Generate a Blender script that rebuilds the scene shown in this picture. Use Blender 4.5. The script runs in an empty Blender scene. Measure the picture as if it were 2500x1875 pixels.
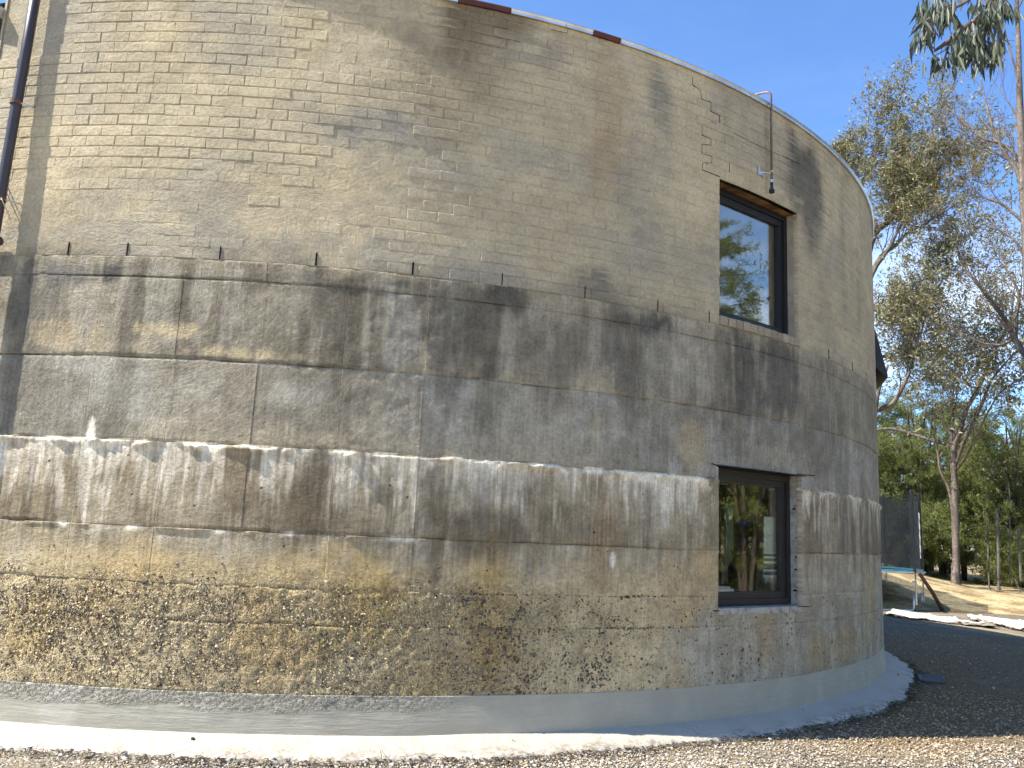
import bpy, math, random
import numpy as np
from mathutils import Vector, Matrix
random.seed(7)
RNG = np.random.default_rng(7)
PI = math.pi
sc = bpy.context.scene
COL = sc.collection

# ------------------------------------------------------------------ camera
CAM = np.array([0.0, 0.0, 1.6])
RIGHT = np.array([0.98289551, -0.17817615, 0.04657982])
UP = np.array([-0.07581763, -0.16098904, 0.98403974])
FWD = np.array([0.16783357, 0.97073982, 0.17174429])
F_PX = 2007.5
cam_data = bpy.data.cameras.new('camera')
cam_data.sensor_width = 36.0
cam_data.lens = 36.0 * F_PX / 2500.0
cam_data.clip_start = 0.05
cam_data.clip_end = 2000
cam = bpy.data.objects.new('camera', cam_data)
COL.objects.link(cam)
m = Matrix(((RIGHT[0], UP[0], -FWD[0], CAM[0]), (RIGHT[1], UP[1], -FWD[1], CAM[1]),
            (RIGHT[2], UP[2], -FWD[2], CAM[2]), (0, 0, 0, 1)))
cam.matrix_world = m
sc.camera = cam

# ------------------------------------------------------------------ sky, sun, exposure
SUN_AZ_OFF = 0.085
SUN_EL = math.radians(52)
SUN = Vector((-math.cos(SUN_AZ_OFF) * math.cos(SUN_EL), -math.sin(SUN_AZ_OFF) * math.cos(SUN_EL), math.sin(SUN_EL)))
world = bpy.data.worlds.new('World')
sc.world = world
world.use_nodes = True
wt = world.node_tree
wt.nodes.clear()
w_out = wt.nodes.new('ShaderNodeOutputWorld')
w_bg = wt.nodes.new('ShaderNodeBackground')
w_sky = wt.nodes.new('ShaderNodeTexSky')
w_sky.sky_type = 'NISHITA'
w_sky.sun_disc = False
w_sky.sun_elevation = SUN_EL
w_sky.sun_rotation = math.atan2(SUN.x, SUN.y)
w_sky.altitude = 1500
w_sky.air_density = 1.2
w_sky.dust_density = 0.0
w_sky.ozone_density = 10.0
w_bg.inputs['Strength'].default_value = 0.117
w_tc = wt.nodes.new('ShaderNodeTexCoord')
w_map = wt.nodes.new('ShaderNodeMapping')
w_map.inputs['Scale'].default_value = (1.6, 1.6, 5.0)
w_map.inputs['Rotation'].default_value = (0.25, 0.1, 0.4)
w_no = wt.nodes.new('ShaderNodeTexNoise')
w_no.inputs['Scale'].default_value = 1.9
w_no.inputs['Detail'].default_value = 7
w_no.inputs['Roughness'].default_value = 0.6
w_no.inputs['Distortion'].default_value = 0.4
w_sep = wt.nodes.new('ShaderNodeSeparateXYZ')
w_mr = wt.nodes.new('ShaderNodeMapRange')
w_mr.interpolation_type = 'SMOOTHSTEP'
w_mr.inputs['From Min'].default_value = 0.40
w_mr.inputs['From Max'].default_value = 0.68
w_hz = wt.nodes.new('ShaderNodeMapRange')
w_hz.interpolation_type = 'SMOOTHSTEP'
w_hz.inputs['From Min'].default_value = 0.42
w_hz.inputs['From Max'].default_value = 0.12
w_hz.inputs['To Min'].default_value = 0.02
w_hz.inputs['To Max'].default_value = 0.75
w_mul = wt.nodes.new('ShaderNodeMath')
w_mul.operation = 'MULTIPLY'
w_mix = wt.nodes.new('ShaderNodeMix')
w_mix.data_type = 'RGBA'
w_mix.inputs[7].default_value = (7.5, 8.0, 8.6, 1)
L = wt.links.new
L(w_tc.outputs['Generated'], w_map.inputs['Vector'])
L(w_map.outputs['Vector'], w_no.inputs['Vector'])
L(w_tc.outputs['Generated'], w_sep.inputs['Vector'])
L(w_no.outputs['Fac'], w_mr.inputs['Value'])
L(w_sep.outputs['Z'], w_hz.inputs['Value'])
L(w_mr.outputs['Result'], w_mul.inputs[0])
L(w_hz.outputs['Result'], w_mul.inputs[1])
L(w_mul.outputs['Value'], w_mix.inputs[0])
L(w_sky.outputs['Color'], w_mix.inputs[6])
L(w_mix.outputs[2], w_bg.inputs['Color'])
L(w_bg.outputs['Background'], w_out.inputs['Surface'])

sun_d = bpy.data.lights.new('sun', 'SUN')
sun_d.energy = 4.3
sun_d.angle = math.radians(0.55)
sun_d.color = (1.0, 0.955, 0.89)
sun_o = bpy.data.objects.new('sun', sun_d)
COL.objects.link(sun_o)
sun_o.rotation_mode = 'QUATERNION'
sun_o.rotation_quaternion = SUN.to_track_quat('Z', 'Y')
sun_o.location = (-20, 0, 30)

sc.view_settings.view_transform = 'Standard'
sc.view_settings.look = 'None'
sc.view_settings.gamma = 1.0
sc.view_settings.exposure = 1.38
sc.view_settings.use_curve_mapping = False
sc.cycles.use_adaptive_sampling = True
sc.cycles.adaptive_threshold = 0.04
sc.cycles.use_denoising = True
sc.cycles.max_bounces = 6
sc.cycles.diffuse_bounces = 3
sc.cycles.glossy_bounces = 3
sc.cycles.transparent_max_bounces = 12

# ------------------------------------------------------------------ geometry helpers
R = 8.0
CX, CY = 0.0, 1.7858 * 8.0

def ray(px, py):
    return FWD + RIGHT * ((px - 1250.0) / F_PX) - UP * ((py - 937.5) / F_PX)

def at(px, py, dist):
    d = ray(px, py)
    return CAM + d * (dist / math.hypot(d[0], d[1]))

def gnd(px, py, z=0.0):
    d = ray(px, py)
    return CAM + d * ((z - CAM[2]) / d[2])

def cyl(u, z, r=R):
    t = u / R
    return (CX + r * math.sin(t), CY - r * math.cos(t), z)

def cyla(u, z, r):
    t = np.asarray(u) / R
    r = np.asarray(r)
    return np.stack([CX + r * np.sin(t), CY - r * np.cos(t), np.broadcast_to(z, t.shape)], -1)

_lat = {}
def vn(x, y, seed=0):
    """smooth value noise 0..1"""
    if seed not in _lat:
        _lat[seed] = np.random.default_rng(1000 + seed).random((256, 256))
    t = _lat[seed]
    x = np.asarray(x, float); y = np.asarray(y, float)
    xi = np.floor(x).astype(int); yi = np.floor(y).astype(int)
    fx = x - xi; fy = y - yi
    fx = fx * fx * (3 - 2 * fx); fy = fy * fy * (3 - 2 * fy)
    a = t[xi % 256, yi % 256]; b = t[(xi + 1) % 256, yi % 256]
    c = t[xi % 256, (yi + 1) % 256]; d = t[(xi + 1) % 256, (yi + 1) % 256]
    return (a * (1 - fx) + b * fx) * (1 - fy) + (c * (1 - fx) + d * fx) * fy

def fbm(x, y, seed=0, oc=4):
    s = 0; a = 1; n = 0
    for i in range(oc):
        s = s + a * vn(np.asarray(x) * 2 ** i, np.asarray(y) * 2 ** i, seed + i); n += a; a *= .5
    return s / n

def sstep(x, a, b):
    t = np.clip((np.asarray(x, float) - a) / (b - a), 0, 1)
    return t * t * (3 - 2 * t)

def mesh_from(name, verts, faces, mat=None, smooth=False, colors=None):
    me = bpy.data.meshes.new(name)
    verts = np.asarray(verts, dtype=np.float32).reshape(-1, 3)
    if isinstance(faces, np.ndarray):
        k = faces.shape[1]
        n = len(faces)
        me.vertices.add(len(verts)); me.vertices.foreach_set('co', verts.ravel())
        me.loops.add(n * k); me.loops.foreach_set('vertex_index', faces.astype(np.int32).ravel())
        me.polygons.add(n)
        me.polygons.foreach_set('loop_start', np.arange(0, n * k, k, dtype=np.int32))
        me.polygons.foreach_set('loop_total', np.full(n, k, dtype=np.int32))
        me.update(calc_edges=True)
    else:
        me.from_pydata([tuple(map(float, v)) for v in verts], [], [tuple(int(i) for i in f) for f in faces])
    if mat: me.materials.append(mat)
    if smooth:
        me.polygons.foreach_set('use_smooth', np.ones(len(me.polygons), dtype=bool))
    if colors is not None:
        at_ = me.color_attributes.new('Col', 'FLOAT_COLOR', 'POINT')
        c = np.ones((len(verts), 4), np.float32); c[:, :3] = colors
        at_.data.foreach_set('color', c.ravel())
    me.update()
    return me

def link(name, me, parent=None, loc=None, rot=None, label=None, cat=None, group=None, kind=None):
    o = bpy.data.objects.new(name, me)
    COL.objects.link(o)
    if parent is not None: o.parent = parent
    if loc is not None: o.location = loc
    if rot is not None: o.rotation_euler = rot
    if label: o['label'] = label
    if cat: o['category'] = cat
    if group: o['group'] = group
    if kind: o['kind'] = kind
    return o

class Acc:
    """collects shapes for ONE mesh"""
    def __init__(s): s.v = []; s.f = []
    def add(s, vs, fs):
        o = len(s.v); s.v.extend(tuple(map(float, p)) for p in vs)
        s.f.extend(tuple(i + o for i in f) for f in fs)
    def box(s, lo, hi, M=None):
        (x0, y0, z0), (x1, y1, z1) = lo, hi
        vs = [(x0,y0,z0),(x1,y0,z0),(x1,y1,z0),(x0,y1,z0),(x0,y0,z1),(x1,y0,z1),(x1,y1,z1),(x0,y1,z1)]
        if M is not None: vs = [tuple(M @ Vector(p)) for p in vs]
        s.add(vs, [(3,2,1,0),(4,5,6,7),(0,1,5,4),(1,2,6,5),(2,3,7,6),(3,0,4,7)])
    def tube(s, pts, rad, n=8, cap=True):
        p = np.array(pts, float); m_ = len(p)
        r_ = np.full(m_, float(rad)) if not hasattr(rad, '__len__') else np.array(rad, float)
        t = np.empty_like(p); t[1:-1] = p[2:] - p[:-2]; t[0] = p[1] - p[0]; t[-1] = p[-1] - p[-2]
        t /= np.linalg.norm(t, axis=1, keepdims=True) + 1e-9
        mean = p[-1] - p[0]; mean = mean / (np.linalg.norm(mean) + 1e-9)
        ref = np.array([0, 0, 1.0]) if abs(mean[2]) < .8 else np.array([.95, .3, 0])
        x = np.cross(np.broadcast_to(ref, t.shape), t); x /= np.linalg.norm(x, axis=1, keepdims=True) + 1e-9
        y = np.cross(t, x)
        a = np.arange(n) * (2 * PI / n)
        v = p[:, None] + r_[:, None, None] * (np.cos(a)[None, :, None] * x[:, None] + np.sin(a)[None, :, None] * y[:, None])
        o = len(s.v)
        s.v.extend(map(tuple, v.reshape(-1, 3).tolist()))
        for i in range(m_ - 1):
            b = o + i * n
            for k in range(n):
                k1 = (k + 1) % n
                s.f.append((b + k, b + k1, b + n + k1, b + n + k))
        if cap:
            s.f.append(tuple(o + k for k in reversed(range(n))))
            s.f.append(tuple(o + (m_ - 1) * n + k for k in range(n)))
    def mesh(s, name, mat, smooth=False):
        return mesh_from(name, s.v, s.f, mat, smooth)

# ------------------------------------------------------------------ shader node helper
class NT:
    def __init__(s, name):
        s.mat = bpy.data.materials.new(name); s.mat.use_nodes = True
        s.t = s.mat.node_tree; s.t.nodes.clear()
        s.out = s.t.nodes.new('ShaderNodeOutputMaterial')
    def n(s, ty): return s.t.nodes.new(ty)
    def put(s, sock, val):
        if isinstance(val, bpy.types.NodeSocket): s.t.links.new(val, sock)
        elif isinstance(val, (tuple, list)):
            v = tuple(val)
            if sock.type == 'RGBA' and len(v) == 3: v = v + (1,)
            sock.default_value = v
        elif val is not None: sock.default_value = val
    def m(s, op, a, b=None, c=None, clamp=False):
        n = s.n('ShaderNodeMath'); n.operation = op; n.use_clamp = clamp
        s.put(n.inputs[0], a)
        if b is not None: s.put(n.inputs[1], b)
        if c is not None: s.put(n.inputs[2], c)
        return n.outputs[0]
    def add(s, a, b): return s.m('ADD', a, b)
    def sub(s, a, b): return s.m('SUBTRACT', a, b)
    def mul(s, a, b): return s.m('MULTIPLY', a, b)
    def ss(s, x, lo, hi, a=0.0, b=1.0):
        n = s.n('ShaderNodeMapRange'); n.interpolation_type = 'SMOOTHSTEP'
        s.put(n.inputs['Value'], x); s.put(n.inputs['From Min'], lo); s.put(n.inputs['From Max'], hi)
        s.put(n.inputs['To Min'], a); s.put(n.inputs['To Max'], b)
        return n.outputs[0]
    def comb(s, x, y, z=0.0):
        n = s.n('ShaderNodeCombineXYZ')
        s.put(n.inputs[0], x); s.put(n.inputs[1], y); s.put(n.inputs[2], z); return n.outputs[0]
    def noise(s, vec, scale=1.0, detail=3, rough=.55, dist=0.0, color=False):
        n = s.n('ShaderNodeTexNoise')
        s.put(n.inputs['Vector'], vec); s.put(n.inputs['Scale'], scale); s.put(n.inputs['Detail'], detail)
        s.put(n.inputs['Roughness'], rough); s.put(n.inputs['Distortion'], dist)
        return n.outputs['Color' if color else 'Fac']
    def vor(s, vec, scale=1.0, feature='F1', rnd=1.0):
        n = s.n('ShaderNodeTexVoronoi'); n.feature = feature
        s.put(n.inputs['Vector'], vec); s.put(n.inputs['Scale'], scale); s.put(n.inputs['Randomness'], rnd)
        return n.outputs['Distance'], (n.outputs['Color'] if feature == 'F1' else None)
    def mix(s, f, a, b, mode='MIX'):
        n = s.n('ShaderNodeMix'); n.data_type = 'RGBA'; n.blend_type = mode
        s.put(n.inputs[0], f); s.put(n.inputs[6], a); s.put(n.inputs[7], b); return n.outputs[2]
    def scale(s, c, f):
        n = s.n('ShaderNodeVectorMath'); n.operation = 'SCALE'
        s.put(n.inputs[0], c); s.put(n.inputs['Scale'], f); return n.outputs[0]
    def bump(s, h, dist=.01, strength=1.0, normal=None):
        n = s.n('ShaderNodeBump'); s.put(n.inputs['Height'], h)
        n.inputs['Distance'].default_value = dist; s.put(n.inputs['Strength'], strength)
        if normal is not None: s.put(n.inputs['Normal'], normal)
        return n.outputs[0]
    def bsdf(s, color, rough=.9, normal=None, metallic=0.0, spec=0.3, **kw):
        n = s.n('ShaderNodeBsdfPrincipled')
        s.put(n.inputs['Base Color'], color); s.put(n.inputs['Roughness'], rough)
        s.put(n.inputs['Metallic'], metallic); s.put(n.inputs['Specular IOR Level'], spec)
        if normal is not None: s.put(n.inputs['Normal'], normal)
        for k, v in kw.items(): s.put(n.inputs[k], v)
        s.t.links.new(n.outputs[0], s.out.inputs['Surface'])
        return n
    def obj(s):
        return s.n('ShaderNodeTexCoord').outputs['Object']
    def pos(s):
        return s.n('ShaderNodeNewGeometry').outputs['Position']
    def xyz(s, v):
        n = s.n('ShaderNodeSeparateXYZ'); s.put(n.inputs[0], v); return n.outputs
    def attr(s, name='Col'):
        n = s.n('ShaderNodeAttribute'); n.attribute_name = name; return n.outputs['Color']
    def wallco(s):
        """unrolled wall coordinates: metres along the curve, metres up"""
        x, y, z = s.xyz(s.pos())
        th = s.m('ARCTAN2', s.sub(x, CX), s.sub(CY, y))
        return s.mul(th, R), z
    def blob(s, u, v, u0, v0, su, sv, nz, amt=1.0):
        """soft spot at (u0,v0) with an edge broken by noise"""
        a = s.m('POWER', s.mul(s.sub(u, u0), 1.0 / su), 2.0)
        b = s.m('POWER', s.mul(s.sub(v, v0), 1.0 / sv), 2.0)
        d = s.add(a, b)
        d = s.add(d, s.mul(s.sub(nz, .5), 2.6))
        return s.ss(d, 1.25, 0.05, 0.0, amt)

# heights of the lift joints, metres above the ground
Z_TOP, Z_BRICK, Z_B, Z_C, Z_D, Z_E, Z_F, Z_G, Z_H, Z_I, Z_J = 5.97, 3.52, 3.367, 2.737, 2.104, 1.486, 1.095, 0.842, 0.359, 0.103, 0.027
WIN_U = (3.183, 4.44)
WIN_HI = (3.60, 4.95)
WIN_LO = (0.988, 2.23)
HOLE_L = (-5.4, -3.365, 4.9, 6.2)
HOLES = [(WIN_U[0], WIN_U[1], *WIN_HI), (WIN_U[0], WIN_U[1], *WIN_LO), HOLE_L]

# ------------------------------------------------------------------ materials
def trowel(g, u, v, cell=2.0, fine=48.0):
    """trowel strokes: every patch has its own stroke direction"""
    P = g.comb(u, v)
    wob = g.noise(P, 2.3, 2)
    P2 = g.comb(g.add(u, g.mul(wob, .45)), g.add(v, g.mul(wob, .45)))
    d, c = g.vor(P2, cell)
    r, gg, b = g.xyz(c)
    ang = g.mul(r, 3.1)
    cs, sn = g.m('COSINE', ang), g.m('SINE', ang)
    bend = g.mul(wob, .12)
    a_ = g.add(g.add(g.mul(u, cs), g.mul(v, sn)), bend)
    b_ = g.add(g.sub(g.mul(v, cs), g.mul(u, sn)), bend)
    st = g.noise(g.comb(g.mul(a_, 9.0), g.mul(b_, fine), g.mul(gg, 40)), 1.0, 4, .7)
    return st

def mixc(f, a, b):
    f = np.asarray(f)[..., None]
    return np.asarray(a) * (1 - f) + np.asarray(b) * f

def spots(col, U, V, nz, lst):
    """stains with their own shape: (u, v, half width, half height, colour, amount)"""
    for (u0, v0, su, sv, c, amt) in lst:
        d = ((U - u0) / su) ** 2 + ((V - v0) / sv) ** 2 + (nz - .5) * 4.6
        col = mixc(sstep(d, 1.5, 0.0) * amt, col, c)
    return col

def brick_color(U, V, k=1.0):
    """colour of the bagged brickwork at unrolled wall position"""
    big = fbm(U * .55 + 11, V * .55 + 11, 301, 4); med = fbm(U * 2.6 + 3, V * 2.6 + 3, 306, 5)
    strk = fbm(U * 9 + 2, V * 1.1 + 2, 312, 5)
    col = mixc(sstep(big, .35, .65), (.415, .350, .250), (.350, .298, .215))
    col = mixc(sstep(med, .5, .75) * .5, col, (.475, .405, .29))
    col = mixc(sstep(fbm(U * 1.5 + 7, V * 1.5 + 7, 320, 5), .52, .70) * .5, col, (.27, .252, .217))
    nz = .62 * fbm(U * 4 + 1, V * 1.3 + 1, 330, 5) + .38 * fbm(U * 19 + 1, V * 3.5 + 1, 336, 3)
    # bagging gets greyer and darker away from the weather side
    col = mixc(sstep(strk, .5, .75) * sstep(V, 4.6, 5.9) * .55, col, (.225, .188, .132))
    col = spots(col, U, V, nz, [
        (0.50, 5.80, .20, .50, (.10, .075, .048), .95), (0.78, 5.84, .34, .26, (.13, .10, .066), .85), (0.40, 5.3, .5, .6, (.21, .172, .12), .6),
        (1.9, 5.35, .22, .55, (.255, .18, .11), .45), (2.0, 4.8, .30, .4, (.245, .178, .112), .45),
        (4.40, 5.40, .13, .50, (.085, .082, .078), .9), (4.73, 5.30, .24, .50, (.078, .076, .073), .92), (4.6, 5.0, .45, .4, (.18, .165, .14), .5),
        (2.45, 5.55, .15, .32, (.165, .16, .152), .7), (1.02, 5.55, .14, .16, (.19, .18, .165), .6), (1.35, 5.62, .14, .14, (.19, .18, .165), .6),
        (2.3, 4.6, .3, .7, (.245, .23, .2), .6), (-0.15, 4.72, .42, .22, (.22, .205, .185), .8),
        (1.9, 3.62, .30, .2, (.115, .11, .102), .85), (0.9, 3.56, .5, .10, (.18, .17, .15), .7),
        (5.6, 4.9, .08, .9, (.19, .172, .14), .5), (6.2, 4.4, .10, .8, (.19, .172, .14), .5), (5.1, 4.2, .2, .8, (.22, .2, .165), .35),
        (-1.0, 3.68, 2.4, .13, (.30, .275, .235), .6), (-3.0, 5.6, .35, .5, (.33, .305, .26), .7)])
    edge = sstep(V + .34 * (fbm(U * 3 + 4, V * 3 + 4, 345, 5) - .5), 3.66, 3.48)
    col = mixc(edge * .85, col, mixc(sstep(med, .4, .6), (.165, .15, .125), (.25, .23, .195)))
    ochre = sstep(fbm(U * 5 + 9, V * 5 + 9, 340, 3), .55, .75) * sstep(U, 1.2, -.5) * .25
    col = mixc(ochre, col, (.50, .405, .24))
    return np.clip(col * k * np.array([1.24, 1.215, 1.11]), .02, .9)

def conc_color(U, V):
    """colour of the weathered concrete lifts"""
    Uw = U + .035 * (fbm(U * 4 + 5, V * 3 + 5, 401, 3) - .5)
    big = fbm(U * .8 + 21, V * .8 + 21, 405, 4); med = fbm(U * 3.2 + 2, V * 3.2 + 2, 410, 5)
    fin = fbm(U * 14 + 2, V * 14 + 2, 470, 4)
    st1 = fbm(Uw * 5.5 + 6, V * .55 + 6, 415, 6); st2 = fbm(Uw * 13 + 1, V * 1.2 + 1, 421, 5); st3 = fbm(Uw * 34 + 1, V * 2.0 + 1, 427, 3)
    wob = fbm(U * 2.2, V * 2.2, 433, 4) - .5
    vj = V + wob * .05
    # top lift, dark and streaked
    bc = mixc(sstep(med, .38, .64), (.185, .166, .135), (.27, .247, .207))
    bc = mixc(sstep(st2, .5, .7) * .7, bc, (.325, .305, .268))
    bc = mixc(sstep(st1, .5, .68) * .8, bc, (.115, .104, .086))
    bc = mixc(sstep(V, 2.95, 2.78) * sstep(med, .5, .64) * .55, bc, (.39, .335, .245))
    bc = mixc(sstep(U, 5.0, 6.5) * .55, bc, (.29, .262, .21))
    # second lift, trowelled grey
    cd = mixc(sstep(med, .36, .65), (.235, .218, .188), (.335, .322, .296))
    cd = mixc(sstep(big, .5, .7) * .45, cd, (.31, .275, .22))
    cd = mixc(sstep(st1, .56, .72) * .55, cd, (.16, .147, .125))
    cd = mixc(sstep(V, 2.42, 2.12) * sstep(big + .3 * (med - .5), .44, .62) * .6, cd, (.35, .305, .235))
    # third lift, lime run-off
    de = mixc(sstep(med, .38, .65), (.235, .195, .142), (.34, .295, .225))
    de = mixc(sstep(st2, .54, .70) * .55, de, (.165, .135, .098))
    hrel = (V - Z_E) / (Z_D - Z_E)
    eff = st1 * .62 + st2 * .62 + st3 * .30 + hrel * .50 + (med - .5) * .45 - np.interp(U, [2.2, 3.2, 8], [0, .10, .14])
    lime = mixc(sstep(st3, .35, .65), (.44, .395, .335), (.60, .55, .485))
    de = mixc(sstep(eff, 1.0, 1.22) * .9, de, lime)
    de = mixc(sstep(eff, 1.22, 1.42) * .85, de, (.70, .66, .60))
    drip = sstep(fbm(U * 2.1 + 3, V * .5 + 3, 440, 3), .54, .66) * sstep(st2 + st3 * .4, .62, .78) * sstep(hrel, 1.0, .7)
    de = mixc(drip * .6, de, (.135, .112, .08))
    de = mixc(sstep(st3, .62, .75) * sstep(hrel, 0, .6) * .6, de, (.62, .565, .48))
    # foot of the wall, ochre with pale right end
    tan = mixc(sstep(med, .38, .68), (.49, .395, .25), (.58, .48, .315))
    tan = mixc(sstep(big, .48, .70) * .6, tan, (.52, .37, .175))
    tan = mixc(sstep(fin, .52, .75) * .35, tan, (.27, .225, .155))
    pale = mixc(sstep(st1, .38, .65), (.335, .298, .235), (.415, .382, .318))
    pale = mixc(sstep(big + .3 * (med - .5), .54, .72) * .5, pale, (.40, .30, .185))
    pale = mixc(sstep(st2, .55, .72) * .4, pale, (.30, .255, .19))
    tan = mixc(sstep(U + (med - .5) * .9, 2.45, 3.0), tan, pale)
    ef = mixc(sstep(med, .4, .65), (.31, .264, .198), (.375, .325, .248))
    ef = mixc(sstep(st2, .5, .66) * .65, ef, (.195, .165, .123))
    ef = mixc(sstep(st3, .56, .72) * .5, ef, (.47, .425, .355))
    ef = mixc(sstep(V + (med - .5) * .5, 1.45, 1.12) * .92, ef, tan)
    col = mixc(sstep(vj, Z_C - .012, Z_C + .012), cd, bc)
    col = mixc(sstep(V, Z_D - .008, Z_D + .004), de, col)
    col = mixc(sstep(vj, Z_E - .012, Z_E + .012), ef, col)
    col = mixc(sstep(vj, Z_F - .02, Z_F + .02), tan, col)
    top = sstep(V + .34 * (fbm(U * 3 + 4, V * 3 + 4, 345, 5) - .5), 3.42, 3.58)
    col = mixc(top * .8, col, (.33, .29, .22))
    # lime crust along the joints
    cn = fbm(U * 6 + 4, V * 10 + 4, 450, 5)
    wid = .022 + .16 * np.maximum(fbm(U * 6 + 8, U * 0, 455, 5) - .42, 0) * 2
    crust = sstep(Z_D - V, wid, wid * .25) * (V < Z_D + .012) * sstep(cn, .40, .54) * np.interp(U, [2.0, 3.1, 5, 8], [1, .75, .6, .5])
    col = mixc(crust, col, (.80, .755, .685))
    crE = sstep(np.abs(vj - Z_E + .01), .03, .006) * sstep(fbm(U * 3 + 2, U * 0, 460, 4), .46, .6) * sstep(U, 1.4, -.4)
    col = mixc(crE, col, (.76, .72, .65))
    dF = np.abs(V - Z_F - .10 * (fbm(U * 1.2, U * 0, 465, 3) - .5))
    col = mixc(sstep(dF, .016, .002) * .5, col, (.55, .46, .32))
    nz = .62 * fbm(U * 5 + 2, V * 1.6 + 2, 480, 5) + .38 * fbm(U * 22 + 2, V * 4.5 + 2, 486, 3)
    col = spots(col, U, V, nz, [
        (3.55, 3.05, .33, .55, (.078, .076, .074), .95), (4.05, 3.15, .30, .45, (.09, .088, .085), .9), (3.8, 2.7, .7, .7, (.155, .145, .13), .5),
        (2.3, 3.38, .26, .10, (.06, .06, .06), .95), (2.2, 3.1, .3, .5, (.14, .134, .125), .65), (1.0, 3.42, .2, .14, (.085, .082, .078), .85),
        (0.65, 3.1, .22, .4, (.13, .122, .108), .7), (1.5, 2.95, .35, .35, (.15, .14, .12), .6), (0.5, 2.95, .25, .5, (.14, .13, .115), .6),
        (-2.1, 3.38, .12, .1, (.06, .062, .068), .95), (-2.4, 3.36, .25, .1, (.12, .12, .122), .8), (-2.65, 3.0, .2, .5, (.15, .145, .135), .5),
        (1.05, .95, .25, .5, (.46, .31, .125), .6), (0.0, .95, .3, .35, (.48, .345, .15), .55), (1.95, 1.55, .16, .35, (.26, .18, .105), .45),
        (-2.3, .75, .25, .22, (.53, .375, .16), .5), (2.9, 1.15, .35, .3, (.45, .325, .17), .55), (3.75, .7, .25, .25, (.38, .262, .14), .5),
        (5.2, .55, .8, .2, (.43, .305, .15), .45), (6.4, .75, .5, .5, (.45, .345, .19), .5), (5.4, 2.5, .22, .8, (.165, .153, .135), .6), (4.9, 2.75, .3, .6, (.165, .153, .137), .5),
        (0.55, 1.7, .10, .5, (.14, .118, .088), .55), (-.35, 1.68, .16, .4, (.115, .093, .065), .8), (-.75, 1.6, .3, .2, (.17, .137, .097), .6), (0.95, 1.55, .3, .2, (.125, .102, .075), .7),
        (2.05, 1.38, .024, .06, (.74, .70, .64), .9), (1.86, 2.45, .12, .16, (.48, .405, .29), .5), (2.85, 2.35, .15, .2, (.45, .37, .255), .5),
        (-2.05, 2.10, .035, .15, (.80, .77, .72), .9), (-1.55, 2.95, .25, .06, (.46, .39, .265), .75), (-.95, 2.8, .35, .05, (.49, .41, .275), .75), (-2.3, 2.9, .3, .12, (.40, .33, .23), .6),
        (0.15, 3.1, .2, .3, (.38, .365, .34), .55), (2.5, 2.95, .25, .35, (.345, .322, .283), .5), (3.0, 3.1, .2, .3, (.355, .332, .292), .5), (4.0, 2.4, .5, .1, (.39, .35, .285), .5)])
    return np.clip(col * np.array([1.10, 1.05, .91]), .02, .9)

def mat_brick(name):
    g = NT(name)
    u, v = g.wallco()
    P = g.comb(u, v)
    fine = g.noise(P, 34.0, 5, .74)
    bru = g.noise(g.comb(g.mul(u, 34.0), g.mul(v, 5.0)), 1.0, 3, .7)
    mid = g.noise(P, 6.0, 3, .6)
    col = g.scale(g.attr(), g.add(g.ss(fine, .25, .75, .80, 1.16), g.ss(mid, .3, .7, -.08, .08)))
    col = g.mix(g.mul(g.ss(bru, .6, .78, 0, .5), g.ss(mid, .46, .62)), col, (.56, .485, .36))
    tr = trowel(g, u, v, 1.7)
    h = g.add(g.mul(g.mul(tr, g.ss(v, 4.9, 3.8, .35, .9)), .9), g.mul(fine, 1.0))
    h = g.add(h, g.mul(mid, 1.3))
    g.bsdf(col, .93, g.bump(h, .017, .85), spec=.15)
    return g.mat

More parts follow.
